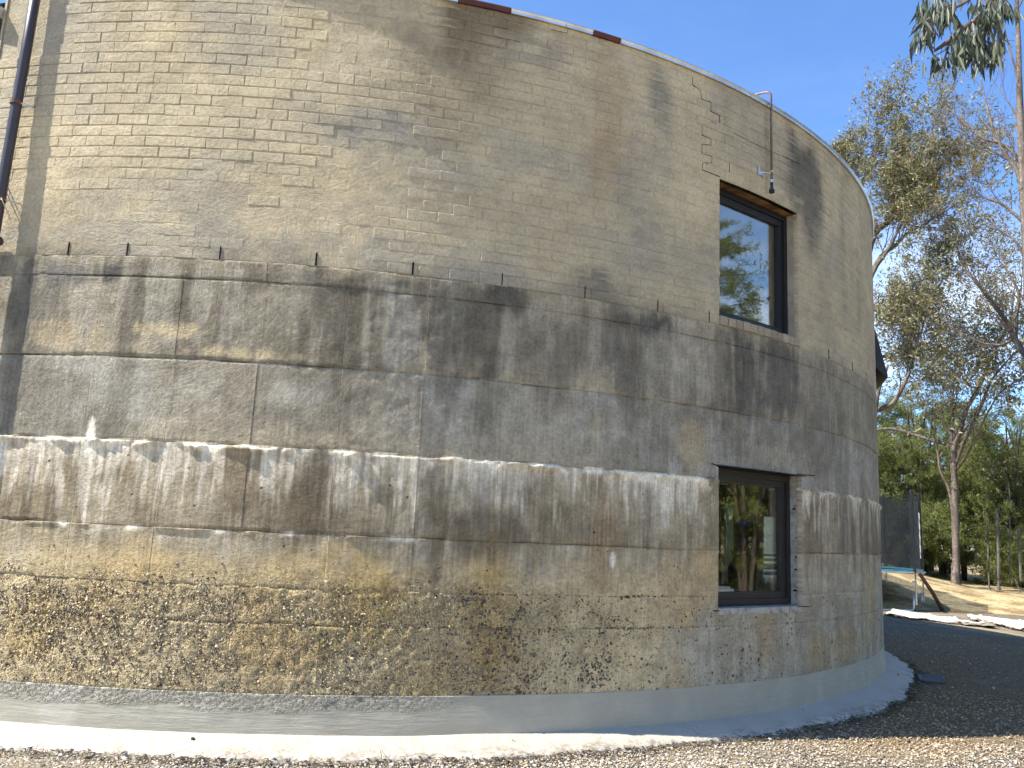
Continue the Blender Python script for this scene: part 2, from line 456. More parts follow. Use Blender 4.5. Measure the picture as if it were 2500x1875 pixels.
def mat_concrete():
    g = NT('old_concrete')
    u, v = g.wallco()
    P = g.comb(u, v)
    fine = g.noise(P, 36.0, 5, .74)
    mid = g.noise(P, 7.0, 5, .68)
    st = g.noise(g.comb(g.mul(u, 42.0), g.mul(v, 2.4)), 1.0, 3, .7)
    col = g.scale(g.attr(), g.add(g.add(g.ss(fine, .25, .75, .74, 1.2), g.ss(mid, .3, .7, -.16, .18)), g.mul(g.ss(st, .3, .7, -.11, .11), g.add(1.0, g.mul(g.ss(v, 1.3, 1.5), g.mul(g.ss(v, 2.12, 2.06, 0, 1.5), g.ss(mid, .42, .6)))))))
    d, c = g.vor(P, 15.0)
    r, gg, b = g.xyz(c)
    spot = g.mul(g.ss(d, g.mul(gg, .22), g.mul(gg, .12)), g.ss(r, .84, .86))
    spot = g.mul(spot, g.ss(v, 2.1, 1.9, .05, 1.0))
    col = g.mix(g.mul(spot, .8), col, (.07, .06, .045))
    tr = trowel(g, u, v, 1.5)
    up = g.ss(v, 2.02, 2.16)
    lowv = g.ss(g.add(v, g.mul(fine, .3)), 1.42, 1.12)
    low = g.mul(lowv, g.ss(u, 2.2, .8, .10, 1.0))
    # honeycombing: lumps of mortar and bare stones between them
    P3 = g.comb(u, g.mul(v, 1.25), g.mul(st, .2))
    d2, c2 = g.vor(P3, 46.0)
    r2, g2, b2 = g.xyz(c2)
    bare = g.mul(g.mul(g.ss(d2, .50, .36), g.ss(r2, .84, .87)), g.mul(lowv, g.ss(u, 3.0, 2.2)))
    col = g.mix(g.mul(bare, .8), col, g.mix(g2, (.10, .095, .095), (.24, .215, .19)))
    lump = g.mul(g.mul(g.sub(g.ss(d2, .0, .62, 1.0, 0.0), g.mul(g.ss(r2, .55, .8), .9)), low), 1.5)
    h = g.add(g.add(g.mul(g.mul(tr, up), .8), g.mul(mid, 1.2)), g.mul(fine, g.add(1.0, g.mul(low, .6))))
    h = g.sub(h, g.mul(spot, 1.4))
    h = g.add(h, lump)
    g.bsdf(col, .93, g.bump(h, .016, .9), spec=.15)
    return g.mat

def mat_paint(name, apron=False):
    g = NT(name)
    u, v = g.wallco()
    x, y, z = g.xyz(g.pos())
    P = g.comb(x, y, z) if apron else g.comb(u, v)
    med = g.noise(P, 3.0, 4, .6)
    fine = g.noise(P, 24.0, 4, .65)
    st = g.noise(g.comb(g.mul(u, 3.0), g.mul(v, 28.0)), 1.0, 4, .65)
    if apron:
        col = g.mix(g.ss(med, .4, .7), (.455, .405, .32), (.40, .355, .28))
        col = g.mix(g.ss(fine, .62, .8, 0, .5), col, (.33, .31, .27))
        col = g.mix(g.ss(g.noise(P, 1.3, 3), .6, .72, 0, .5), col, (.42, .38, .32))
        w_ = g.noise(P, 1.4, 3, .6)
        dE, _ = g.vor(g.comb(g.add(x, g.mul(w_, 1.1)), g.add(y, g.mul(w_, .9))), .75, 'DISTANCE_TO_EDGE')
        rr_ = g.m('SQRT', g.add(g.m('POWER', g.sub(x, CX), 2.0), g.m('POWER', g.sub(y, CY), 2.0)))
        hair = g.mul(g.ss(dE, .006, .001), g.ss(rr_, R + .20, R + .30, 0.0, .55))
        col = g.mix(g.mul(hair, .7), col, (.15, .135, .11))
        mud = g.mul(g.ss(g.add(rr_, g.mul(g.sub(med, .5), .35)), R + .19, R + .36), g.ss(g.noise(P, 16.0, 4, .7), .42, .62))
        col = g.mix(g.mul(mud, .7), col, (.17, .135, .09))
        h = g.sub(g.add(g.mul(med, 2.0), g.mul(fine, .6)), g.mul(hair, .8))
        h = g.add(h, g.mul(g.noise(P, 9.0, 4, .6), 1.2))
        nrm = g.bump(h, .016, .8)
    else:
        col = g.mix(g.ss(med, .4, .7), (.335, .308, .235), (.38, .348, .262))
        col = g.mix(g.ss(g.noise(g.comb(g.mul(u, 1.2), g.mul(v, .4)), 1.0, 4), .56, .66, 0, .55), col, (.44, .405, .335))
        rough_top = g.mul(g.ss(g.add(v, g.mul(g.sub(g.noise(P, 2.2, 3), .5), .18)), .24, .29), g.ss(u, 1.0, .2))
        d2, c2 = g.vor(g.comb(u, g.mul(v, 1.2), g.mul(fine, .25)), 30.0)
        h = g.add(g.mul(st, .6), g.mul(g.mul(g.add(g.ss(d2, 0.05, .7, 1.0, 0.0), g.mul(med, .6)), rough_top), 1.7))
        h = g.add(h, g.mul(fine, .08))
        nrm = g.bump(h, .014, .9)
        nrm = g.bump(g.noise(P, 5.0, 3), .02, .4, nrm)
    g.bsdf(col, .55, nrm, spec=.35)
    return g.mat

def mat_simple(name, col, rough=.6, metallic=0.0, spec=.4, var=.15, nscale=8.0, bump=0.0):
    g = NT(name)
    nz = g.noise(g.obj(), nscale, 4, .6)
    c2 = tuple(max(0, x * (1 - var * 2)) for x in col)
    c = g.mix(g.ss(nz, .35, .7), col, c2)
    nrm = g.bump(nz, .01, bump) if bump else None
    g.bsdf(c, rough, nrm, metallic, spec)
    return g.mat

def mat_attr(name, rough=.9, spec=.2, bump=.0, trans=0.0):
    g = NT(name)
    c = g.attr()
    nrm = g.bump(g.noise(g.pos(), 60.0, 2), .005, bump) if bump else None
    b = g.bsdf(c, rough, nrm, 0.0, spec)
    if trans:
        tr = g.n('ShaderNodeBsdfTranslucent'); g.put(tr.inputs['Color'], g.scale(c, 1.4))
        mx = g.n('ShaderNodeMixShader'); mx.inputs[0].default_value = trans
        g.t.links.new(b.outputs[0], mx.inputs[1]); g.t.links.new(tr.outputs[0], mx.inputs[2])
        g.t.links.new(mx.outputs[0], g.out.inputs['Surface'])
    return g.mat

def mat_ground():
    g = NT('gravel_ground')
    x, y, z = g.xyz(g.pos())
    P = g.comb(x, y)
    d, c = g.vor(P, 42.0)
    d2, c2 = g.vor(P, 17.0)
    r, gg, b = g.xyz(c)
    big = g.noise(P, .45, 4, .6)
    med = g.noise(P, 3.0, 5, .65)
    fine = g.noise(P, 60.0, 3, .7)
    col = g.mix(r, (.19, .16, .115), (.42, .36, .26))
    col = g.mix(g.ss(d, .25, .5, 0, .7), col, (.06, .05, .04))
    col = g.mix(g.ss(big, .48, .62, 0, .75), col, g.mix(fine, (.22, .175, .105), (.45, .37, .225)))
    col = g.mix(g.ss(med, .55, .75, 0, .4), col, (.08, .068, .05))
    r2, _, _ = g.xyz(c2)
    col = g.mix(g.mul(g.ss(d2, .22, .16), g.ss(r2, .82, .85)), col, (.46, .42, .34))
    shade_brown = g.mul(g.ss(g.noise(P, .9, 4, .6), .28, .46), g.mul(g.ss(x, 3.4, 5.2), g.ss(g.add(y, g.mul(med, 2.0)), 17.0, 13.0)))  # brown shade painted into the gravel colour where the house shadow falls
    shade_brown = g.mul(shade_brown, g.ss(g.sub(y, g.mul(x, .25)), 4.6, 5.6))
    col = g.mix(g.mul(shade_brown, .9), col, g.mix(g.add(g.mul(fine, .6), g.mul(r, .4)), (.10, .07, .037), (.30, .215, .12)))
    # unseen ground behind the camera, made bright tan to bounce warm light
    col = g.mix(g.ss(g.add(y, g.mul(med, 1.5)), 4.2, 2.4), col, g.mix(fine, (.34, .265, .15), (.50, .41, .25)))
    nrm = g.bump(g.add(g.mul(d, -1.0), g.mul(fine, .4)), .02, .8)
    g.bsdf(col, .95, nrm, spec=.1)
    return g.mat

def mat_straw():
    g = NT('straw_bank')
    P = g.pos()
    a = g.noise(P, 1.1, 5, .65)
    b = g.noise(P, 14.0, 4, .7)
    x, y, z = g.xyz(P)
    st = g.noise(g.comb(g.mul(x, 4), g.mul(y, 22), g.mul(z, 20)), 1.0, 3, .6)
    col = g.mix(g.ss(b, .35, .65), (.40, .30, .145), (.52, .42, .235))
    col = g.mix(g.ss(a, .46, .62, 0, .85), col, (.22, .145, .07))
    col = g.mix(g.ss(g.noise(P, 5.0, 4, .7), .56, .66, 0, .8), col, (.15, .10, .055))
    col = g.mix(g.ss(st, .6, .75, 0, .6), col, (.60, .51, .33))
    g.bsdf(col, .95, g.bump(g.add(b, st), .05, .8), spec=.1)
    return g.mat

def mat_bark(name, c1, c2, c3):
    g = NT(name)
    P = g.obj()
    x, y, z = g.xyz(P)
    a = g.noise(g.comb(g.mul(x, 5), g.mul(y, 5), g.mul(z, .9)), 1.0, 5, .65)
    b = g.noise(P, 14.0, 4, .65)
    col = g.mix(g.ss(a, .4, .62), c1, c2)
    col = g.mix(g.ss(b, .55, .7, 0, .7), col, c3)
    g.bsdf(col, .9, g.bump(g.add(a, b), .03, .6), spec=.15)
    return g.mat

def mat_glass():
    g = NT('window_glass')
    fr = g.n('ShaderNodeLayerWeight'); fr.inputs['Blend'].default_value = .5
    wob = g.bump(g.noise(g.pos(), 1.6, 2), .002, .35)
    tr = g.n('ShaderNodeBsdfTransparent'); tr.inputs['Color'].default_value = (.90, .94, .92, 1)
    gl = g.n('ShaderNodeBsdfGlossy'); gl.inputs['Roughness'].default_value = 0.0
    gl.inputs['Color'].default_value = (1, .93, .83, 1)
    g.t.links.new(wob, gl.inputs['Normal'])
    mx = g.n('ShaderNodeMixShader')
    g.t.links.new(g.m('MULTIPLY_ADD', g.m('POWER', fr.outputs['Facing'], 2.6), .8, .15, clamp=True), mx.inputs[0])
    g.t.links.new(tr.outputs[0], mx.inputs[1]); g.t.links.new(gl.outputs[0], mx.inputs[2])
    g.t.links.new(mx.outputs[0], g.out.inputs['Surface'])
    return g.mat

def mat_net():
    g = NT('safety_net')
    uvn = g.obj()
    x, y, z = g.xyz(uvn)
    th = g.mul(g.m('ARCTAN2', x, y), 1.9)
    a = g.m('ABSOLUTE', g.m('SINE', g.mul(th, 260.0)))
    b = g.m('ABSOLUTE', g.m('SINE', g.mul(z, 260.0)))
    hole = g.mul(g.ss(a, .28, .5), g.ss(b, .28, .5))
    df = g.n('ShaderNodeBsdfPrincipled'); df.inputs['Base Color'].default_value = (.012, .014, .015, 1); df.inputs['Roughness'].default_value = .7
    tr = g.n('ShaderNodeBsdfTransparent')
    mx = g.n('ShaderNodeMixShader')
    g.put(mx.inputs[0], g.mul(hole, .62))
    g.t.links.new(df.outputs[0], mx.inputs[1]); g.t.links.new(tr.outputs[0], mx.inputs[2])
    g.t.links.new(mx.outputs[0], g.out.inputs['Surface'])
    return g.mat

M = {}
M['brick'] = mat_brick('bagged_brick')
M['conc'] = mat_concrete()
M['plinth'] = mat_paint('plinth_paint')
M['apron'] = mat_paint('apron_paint', True)
M['stone'] = mat_attr('stones', .85, .25, .3)
M['ground'] = mat_ground()
M['straw'] = mat_straw()
M['galv'] = mat_simple('galvanised_steel', (.62, .64, .66), .38, .9, .5, .12, 5)
M['maroon'] = mat_simple('maroon_paint', (.085, .024, .018), .6, 0, .4, .2, 6)
M['pipe'] = mat_simple('brown_pipe', (.045, .034, .034), .38, 0, .5, .15, 4)
M['copper'] = mat_simple('copper', (.20, .135, .115), .5, .7, .5, .25, 9)
M['black'] = mat_simple('black_aluminium', (.012, .013, .015), .42, 0, .4, .1, 5)
M['brownblack'] = mat_simple('dark_bronze_frame', (.022, .019, .017), .45, 0, .4, .1, 5)
M['glass'] = mat_glass()
M['soffit'] = mat_simple('rusty_lintel', (.22, .12, .06), .9, 0, .2, .35, 7, .6)
M['cut'] = mat_simple('sawn_concrete', (.40, .37, .31), .9, 0, .2, .25, 14, .6)
M['render'] = mat_simple('jamb_render', (.37, .32, .24), .93, 0, .15, .15, 6, .5)
M['dark'] = mat_simple('void_dark', (.012, .011, .010), .95, 0, .1, .1)
M['room'] = mat_simple('room_plaster', (.35, .35, .33), .9, 0, .2, .1)
M['roomdark'] = mat_simple('room_floor', (.06, .045, .03), .6, 0, .3, .2)
M['net'] = mat_net()
M['pad'] = mat_simple('teal_pad', (.06, .30, .36), .5, 0, .4, .1)
M['foam'] = mat_simple('black_foam', (.012, .012, .014), .45, 0, .5, .1)
M['fabric'] = mat_simple('geotextile', (.74, .70, .58), .9, 0, .1, .05, 12, .6)
M['fabricback'] = mat_simple('geotextile_underside', (.24, .20, .16), .9, 0, .1, .15, 12, .4)
M['wood'] = mat_simple('weathered_stake', (.11, .06, .035), .85, 0, .2, .25, 10, .4)
M['greywood'] = mat_simple('grey_post', (.15, .13, .105), .9, 0, .2, .25, 10, .4)
M['grate'] = mat_simple('grate_steel', (.10, .115, .13), .5, .3, .4, .1)
M['gum'] = mat_bark('gum_bark', (.175, .14, .11), (.085, .065, .05), (.34, .31, .27))
M['twig'] = mat_bark('twig_bark', (.15, .105, .09), (.09, .065, .055), (.25, .2, .18))
M['teabark'] = mat_bark('tea_tree_bark', (.10, .08, .06), (.06, .045, .035), (.2, .17, .13))
M['leaf'] = mat_attr('gum_leaves', .5, .45, 0, .25)
M['tealeaf'] = mat_attr('tea_tree_leaves', .65, .3, 0, .3)
M['white'] = mat_simple('white_cloth', (.80, .77, .70), .9, 0, .1, .06, 20)

# ------------------------------------------------------------------ ground
def build_ground():
    n = 96
    rr = np.concatenate([np.linspace(0, 40, 60), np.geomspace(44, 900, 24)])
    th = np.linspace(0, 2 * PI, n, endpoint=False)
    V = [(0, 0, 0)]
    for r_ in rr[1:]:
        for t in th:
            x, y = r_ * math.cos(t), r_ * math.sin(t)
            z = .02 * (float(fbm(x * .5 + 50, y * .5 + 50, 3)) - .5) if r_ < 40 else 0
            V.append((x, y, z))
    Fc = [(0, 1 + k, 1 + (k + 1) % n) for k in range(n)]
    for i in range(len(rr) - 2):
        for k in range(n):
            a = 1 + i * n + k; b = 1 + i * n + (k + 1) % n
            Fc.append((a, a + n, b + n, b))
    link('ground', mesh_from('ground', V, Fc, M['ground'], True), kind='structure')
build_ground()

def bank_top(az):
    return np.interp(az, [.45, .60, .64, .68, .73, 1.0, 1.7], [1.15, .95, .55, .36, .30, .30, .5])

def bank_z(x, y):
    az = math.atan2(x, y); d = math.hypot(x, y)
    base = 23.3 + 1.0 * math.sin(az * 9)
    k = sstep(d, base, base + 6.5)
    return float(bank_top(az) * k + .10 * (fbm(x * .8, y * .8, 11) - .5) * k - .06 * (1 - k)) - .02

def build_bank():
    azs = np.linspace(.42, 1.75, 150); ds = np.concatenate([np.linspace(21.8, 33, 48), np.linspace(34, 80, 16)])
    V = []
    for a in azs:
        for d in ds:
            x, y = d * math.sin(a), d * math.cos(a)
            V.append((x, y, bank_z(x, y)))
    nd = len(ds); Fc = []
    for i in range(len(azs) - 1):
        for j in range(nd - 1):
            a = i * nd + j; Fc.append((a, a + 1, a + nd + 1, a + nd))
    link('embankment', mesh_from('embankment', V, Fc, M['straw'], True), kind='structure')
build_bank()

def rocks(n_pts, pos, size, cols, flat=.6, seed=1, normals=None):
    """n small angular stones as one vertex/face set (octahedra pushed about)"""
    rg = np.random.default_rng(seed)
    base = np.array([(1, 0, 0), (0, 1, 0), (-1, 0, 0), (0, -1, 0), (0, 0, 1), (0, 0, -1)], float)
    fc = np.array([(0, 1, 4), (1, 2, 4), (2, 3, 4), (3, 0, 4), (1, 0, 5), (2, 1, 5), (3, 2, 5), (0, 3, 5)])
    n = len(pos)
    v = np.repeat(base[None], n, 0) + rg.normal(0, .22, (n, 6, 3))
    v *= (rg.uniform(.6, 1.3, (n, 1, 3)))
    v[:, :, 2] *= flat
    a = rg.uniform(0, 2 * PI, n); ca, sa = np.cos(a)[:, None], np.sin(a)[:, None]
    x = v[:, :, 0] * ca - v[:, :, 1] * sa; y = v[:, :, 0] * sa + v[:, :, 1] * ca
    tl = rg.normal(0, .35, (n, 1)); z = v[:, :, 2]
    y, z = y * np.cos(tl) - z * np.sin(tl), y * np.sin(tl) + z * np.cos(tl)
    v = np.stack([x, y, z], -1) * np.asarray(size)[:, None, None]
    if normals is not None:            # local z -> wall normal
        nx = normals
        t1 = np.stack([-nx[:, 1], nx[:, 0], np.zeros(n)], -1)
        up = np.tile(np.array([0, 0, 1.0]), (n, 1))
        v = v[:, :, 0:1] * t1[:, None] + v[:, :, 1:2] * up[:, None] + v[:, :, 2:3] * nx[:, None]
    v = v + np.asarray(pos)[:, None, :]
    f = (fc[None] + (np.arange(n) * 6)[:, None, None]).reshape(-1, 3)
    return v.reshape(-1, 3), f, np.repeat(np.asarray(cols), 6, 0)

def apron_r(t):
    u = t * R
    return R * 1.0417 + .10 * (fbm(u * .9 + 9, 0 * u, 21) - .5) + .11 * (fbm(u * 3.2 + 3, 0 * u, 25, 5) - .5)

STONE_COLS = np.array([(.46, .40, .30), (.31, .265, .20), (.56, .50, .40), (.48, .38, .25), (.17, .145, .115), (.36, .28, .185), (.66, .59, .48), (.40, .355, .29)])

def build_gravel():
    rg = np.random.default_rng(5)
    pts = []
    for (d0, d1, dens, az0, az1) in [(4.3, 6.6, 3100, -.48, .86), (6.6, 8.4, 1800, .30, .86), (8.4, 11, 1000, .38, .86), (11, 18, 160, .45, .85)]:
        area = .5 * (d1 ** 2 - d0 ** 2) * (az1 - az0)
        n = int(area * dens)
        d = np.sqrt(rg.uniform(d0 ** 2, d1 ** 2, n)); a = rg.uniform(az0, az1, n)
        x, y = d * np.sin(a), d * np.cos(a)
        rr = np.hypot(x - CX, y - CY); t = np.arctan2(x - CX, CY - y)
        keep = rr > apron_r(t) - .045 * sstep(fbm(t * R * 2.5, t * 0, 28, 3), .45, .65) + .005
        # patches of bare dirt away from the apron
        away = rr - apron_r(t)
        clump = fbm(x * .9 + 30, y * .9 + 30, 31)
        keep &= (rg.random(n) < np.clip(1.15 - .22 * np.maximum(away - .5, 0) - (clump < .42) * .35 * (away > .8), .22, 1))
        pts.append(np.stack([x[keep], y[keep], d[keep]], -1))
    p = np.concatenate(pts)
    n = len(p)
    size = rg.uniform(.0045, .0135, n) * (1 + (rg.random(n) > .97) * .9)
    z = size * .25 + .012 * (fbm(p[:, 0] * 6, p[:, 1] * 6, 41) - .35)
    cols = STONE_COLS[rg.integers(0, len(STONE_COLS), n)] * rg.uniform(.7, 1.2, (n, 1)) * .95
    yard = (sstep(p[:, 1] - .25 * p[:, 0], 4.5, 5.6) * sstep(p[:, 0], 3.0, 4.6) * sstep(p[:, 1], 17, 13))[:, None]  # stones under the house shadow get its brown shade in their colour
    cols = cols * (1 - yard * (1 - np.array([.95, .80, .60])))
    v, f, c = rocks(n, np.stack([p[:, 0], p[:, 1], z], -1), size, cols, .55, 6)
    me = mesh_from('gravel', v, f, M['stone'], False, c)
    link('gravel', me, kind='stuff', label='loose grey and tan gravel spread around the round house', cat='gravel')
    # dry leaf litter, bark bits and straw
    n = 5200
    d = np.sqrt(rg.uniform(4.5 ** 2, 13 ** 2, n)); a = rg.uniform(.1, .86, n)
    x, y = d * np.sin(a), d * np.cos(a)
    te = rg.uniform(-.45, 1.15, 2600); re = apron_r(te) + np.abs(rg.normal(0, .09, 2600)) - .005
    x = np.concatenate([x, CX + re * np.sin(te)]); y = np.concatenate([y, CY - re * np.cos(te)]); n = len(x); n_edge = 2600
    rr = np.hypot(x - CX, y - CY); t = np.arctan2(x - CX, CY - y)
    ok = rr > apron_r(t) + .01
    ok[-n_edge:] = True
    edge_ = np.zeros(n, bool); edge_[-n_edge:] = True
    x, y, edge_ = x[ok], y[ok], edge_[ok]; n = len(x)
    an = rg.uniform(0, PI, n); L_ = rg.uniform(.02, .09, n); W_ = rg.uniform(.0025, .008, n)
    dx, dy = np.cos(an), np.sin(an); zz = rg.uniform(.014, .03, n)
    b0 = np.stack([x - dx * L_ / 2, y - dy * L_ / 2, zz], -1); b1 = np.stack([x + dx * L_ / 2, y + dy * L_ / 2, zz + rg.normal(0, .006, n)], -1)
    mid = (b0 + b1) / 2; sd = np.stack([-dy * W_, dx * W_, 0 * x], -1); mid[:, 2] += .004
    v = np.stack([b0, mid + sd, b1, mid - sd], 1).reshape(-1, 3)
    f = (np.array([[0, 1, 2, 3]])[None] + (np.arange(n) * 4)[:, None, None]).reshape(-1, 4)
    lc = np.array([(.42, .33, .19), (.20, .12, .07), (.33, .24, .13), (.13, .09, .06)])
    c = np.repeat(lc[rg.integers(0, 4, n)] * np.where(edge_, .42, 1.0)[:, None] * rg.uniform(.7, 1.2, (n, 1)), 4, 0)
    link('leaf_litter', mesh_from('leaf_litter', v, f, M['stone'], False, c), kind='stuff', label='dry leaves and straw scattered over the gravel', cat='leaf litter')
build_gravel()

# ------------------------------------------------------------------ the round house
house = bpy.data.objects.new('round_house', None)
COL.objects.link(house)
house.location = (CX, CY, 0)
house['label'] = 'round concrete house with bagged brick upper wall and two black windows'
house['category'] = 'house'
HOUSE_INV = Vector((-CX, -CY, 0))

def hpart(name, me, parent=None, kind=None, label=None):
    o = link(name, me, parent or house, kind=kind, label=label)
    if parent is None: o.location = HOUSE_INV       # meshes are in world coordinates
    return o

def in_hole(u, v):
    for (a, b, c, d) in HOLES:
        if a < u < b and c < v < d: return True
    return False

def patch(u0, u1, v0, v1, step, rfun, skirt=.04, edge=(.006, .018), mat=None, name='patch', holes=True, cfun=None):
    """grid on the cylinder with its thickness turned in at every border; cells inside an opening are left out"""
    hs = [h for h in HOLES if holes and h[0] < u1 and h[1] > u0 and h[2] < v1 and h[3] > v0]
    def lines(a, b, k0, k1):
        fix = [a, b] + [q for h in hs for q in (h[k0], h[k1]) if a < q < b]
        n = max(2, int(round((b - a) / step)))
        for q in list(np.linspace(a, b, n + 1)) + [a + e for e in edge] + [b - e for e in edge]:
            if a < q < b and min(abs(q - w) for w in fix) > .004: fix.append(q)
        return np.array(sorted(fix))
    us = lines(u0, u1, 0, 1); vs = lines(v0, v1, 2, 3)
    U, Vv = np.meshgrid(us, vs, indexing='ij')
    rr = rfun(U, Vv, u0, u1, v0, v1)
    Pn = cyla(U, Vv, rr).reshape(-1, 3)
    nu, nv = len(us), len(vs)
    cu = (us[:-1] + us[1:]) / 2; cv = (vs[:-1] + vs[1:]) / 2
    live = np.ones((nu - 1, nv - 1), bool)
    for (a, b, c, d) in hs: live &= ~(((cu > a) & (cu < b))[:, None] & ((cv > c) & (cv < d))[None, :])
    if not live.any(): return None
    I, J_ = np.nonzero(live); a = I * nv + J_
    F_ = [np.stack([a, a + nv, a + nv + 1, a + 1], 1)]
    nb = nu * nv
    Pb = cyla(U, Vv, np.full_like(U, R - skirt)).reshape(-1, 3)
    if skirt:
        pad = np.pad(live, 1)
        L0 = ~pad[:-2, 1:-1][live]; L1 = ~pad[2:, 1:-1][live]; B0 = ~pad[1:-1, :-2][live]; B1 = ~pad[1:-1, 2:][live]
        q = a[L0]; F_.append(np.stack([q, q + 1, q + 1 + nb, q + nb], 1))
        q = a[L1] + nv; F_.append(np.stack([q + 1, q, q + nb, q + 1 + nb], 1))
        q = a[B0]; F_.append(np.stack([q + nv, q, q + nb, q + nv + nb], 1))
        q = a[B1] + 1; F_.append(np.stack([q, q + nv, q + nv + nb, q + nb], 1))
    Fc = np.concatenate(F_)
    P_all = np.concatenate([Pn, Pb]); C_all = None
    used = np.unique(Fc); remap = np.zeros(len(P_all), int); remap[used] = np.arange(len(used))
    if cfun is not None:
        c = cfun(U, Vv).reshape(-1, 3); C_all = np.concatenate([c, c])[used]
    return mesh_from(name, P_all[used], remap[Fc], mat, True, C_all)

U_L, U_R = -5.4, 10.4
# --- solid core behind everything
def build_core():
    hs = HOLES
    us = sorted(set(list(np.round(np.linspace(U_L, 2 * PI * R + U_L, 190), 4)) + [h[0] for h in hs] + [h[1] for h in hs]))
    vs = sorted(set([0, .5, 1.5, 2.5, 3.5, 4.5, 5.4, Z_TOP - .02] + [h[2] for h in hs] + [h[3] for h in hs if h[3] < Z_TOP]))
    V = []; nv = len(vs)
    for u in us:
        for v in vs: V.append(cyl(u, v, R - .02))
    ni = len(us) * nv
    for u in us:
        for v in vs: V.append(cyl(u, v, R - .28))
    Fc = []
    for i in range(len(us) - 1):
        for j in range(nv - 1):
            if in_hole((us[i] + us[i + 1]) / 2, (vs[j] + vs[j + 1]) / 2): continue
            a = i * nv + j; b = a + nv
            Fc.append((a, b, b + 1, a + 1)); Fc.append((ni + a, ni + a + 1, ni + b + 1, ni + b))
    hpart('inner_wall', mesh_from('inner_wall', V, Fc, M['render'], False))
build_core()

# --- concrete lifts, cast in panels
PANEL = 0.6255
PANEL0 = -0.2288
RINGS = [(Z_B, Z_BRICK, .0045), (Z_C, Z_B, .001), (Z_D, Z_C, -.003), (Z_E, Z_D, .004), (Z_F, Z_E, .001), (Z_G, Z_F, -.001), (Z_H - .01, Z_G, .000)]

def ring_r(ri, off):
    def f(U, Vv, u0, u1, v0, v1):
        sd = int((u0 + 20) * 13) % 40 + ri * 3
        rg = np.random.default_rng(sd * 7 + ri)
        r = np.full_like(U, R + off + rg.normal(0, .0006))
        r = r + .010 * (fbm(U * 2.1 + 40, Vv * 2.1 + 40, 50) - .5)
        # coarse trowel lumps on the upper lifts, honeycomb on the lower ones
        amp = np.where(Vv > Z_D, .007, .004)
        r = r + amp * (fbm(U * 13 + 7, Vv * 13 + 7, 60, 3) - .5)
        if v1 < 1.3:
            r = r + .016 * sstep(2.6 - U, 0, 1.6) * (fbm(U * 22 + 7, Vv * 22 + 7, 66, 3) - .5)
        # broken arris along the lift joints
        top = np.abs(Vv - v1); bot = np.abs(Vv - v0)
        nt = fbm(U * 4 + 3, U * 0 + ri * 9, 70, 4)
        cut = sstep(nt, .42, .66)
        r = r - (.0025 + .016 * cut) * (.3 if ri == 0 else .6 if ri == 1 else .4 if ri > 3 else 1.0) * sstep(.016 - np.minimum(top, bot), 0, .012)
        # fins or grooves left by the shutter edges
        side = np.minimum(np.abs(U - u0), np.abs(U - u1))
        fin = .006 * (fbm(np.where(np.abs(U - u0) < .1, u0, u1) * 3, Vv * 2.5, 80, 2) - .44)
        r = r + fin * sstep(.009 - side, 0, .007)
        if abs(v1 - Z_D) < .01:      # lime crust and ledge on top of this lift
            ledge = sstep(Vv, Z_D - .075, Z_D - .004)
            r = r + (.002 + .10 * np.maximum(fbm(U * 8 + 1, Vv * 14 + 1, 90, 4) - .40, 0)) * ledge
        if abs(v1 - Z_E) < .01:
            ledge = sstep(Vv, Z_E - .04, Z_E - .004)
            r = r + .012 * ledge * sstep(fbm(U * 3, U * 0, 95), .45, .6)
        return r
    return f

def build_panels():
    k0 = math.floor((U_L - PANEL0) / PANEL); k1 = math.ceil((U_R - PANEL0) / PANEL)
    for ri, (z0, z1, off) in enumerate(RINGS):
        for k in range(k0, k1):
            u0 = PANEL0 + k * PANEL; u1 = u0 + PANEL
            st = .0145 if -3.3 < u0 < 3.0 else .022
            if u1 < -4.0 or u0 > 8.0: st = .05
            me = patch(u0, u1 - .0003, z0, z1 - .0005, st, ring_r(ri, off), .05, mat=M['conc'], name='concrete_panel', cfun=conc_color)
            if me: hpart('concrete_panel', me)
build_panels()

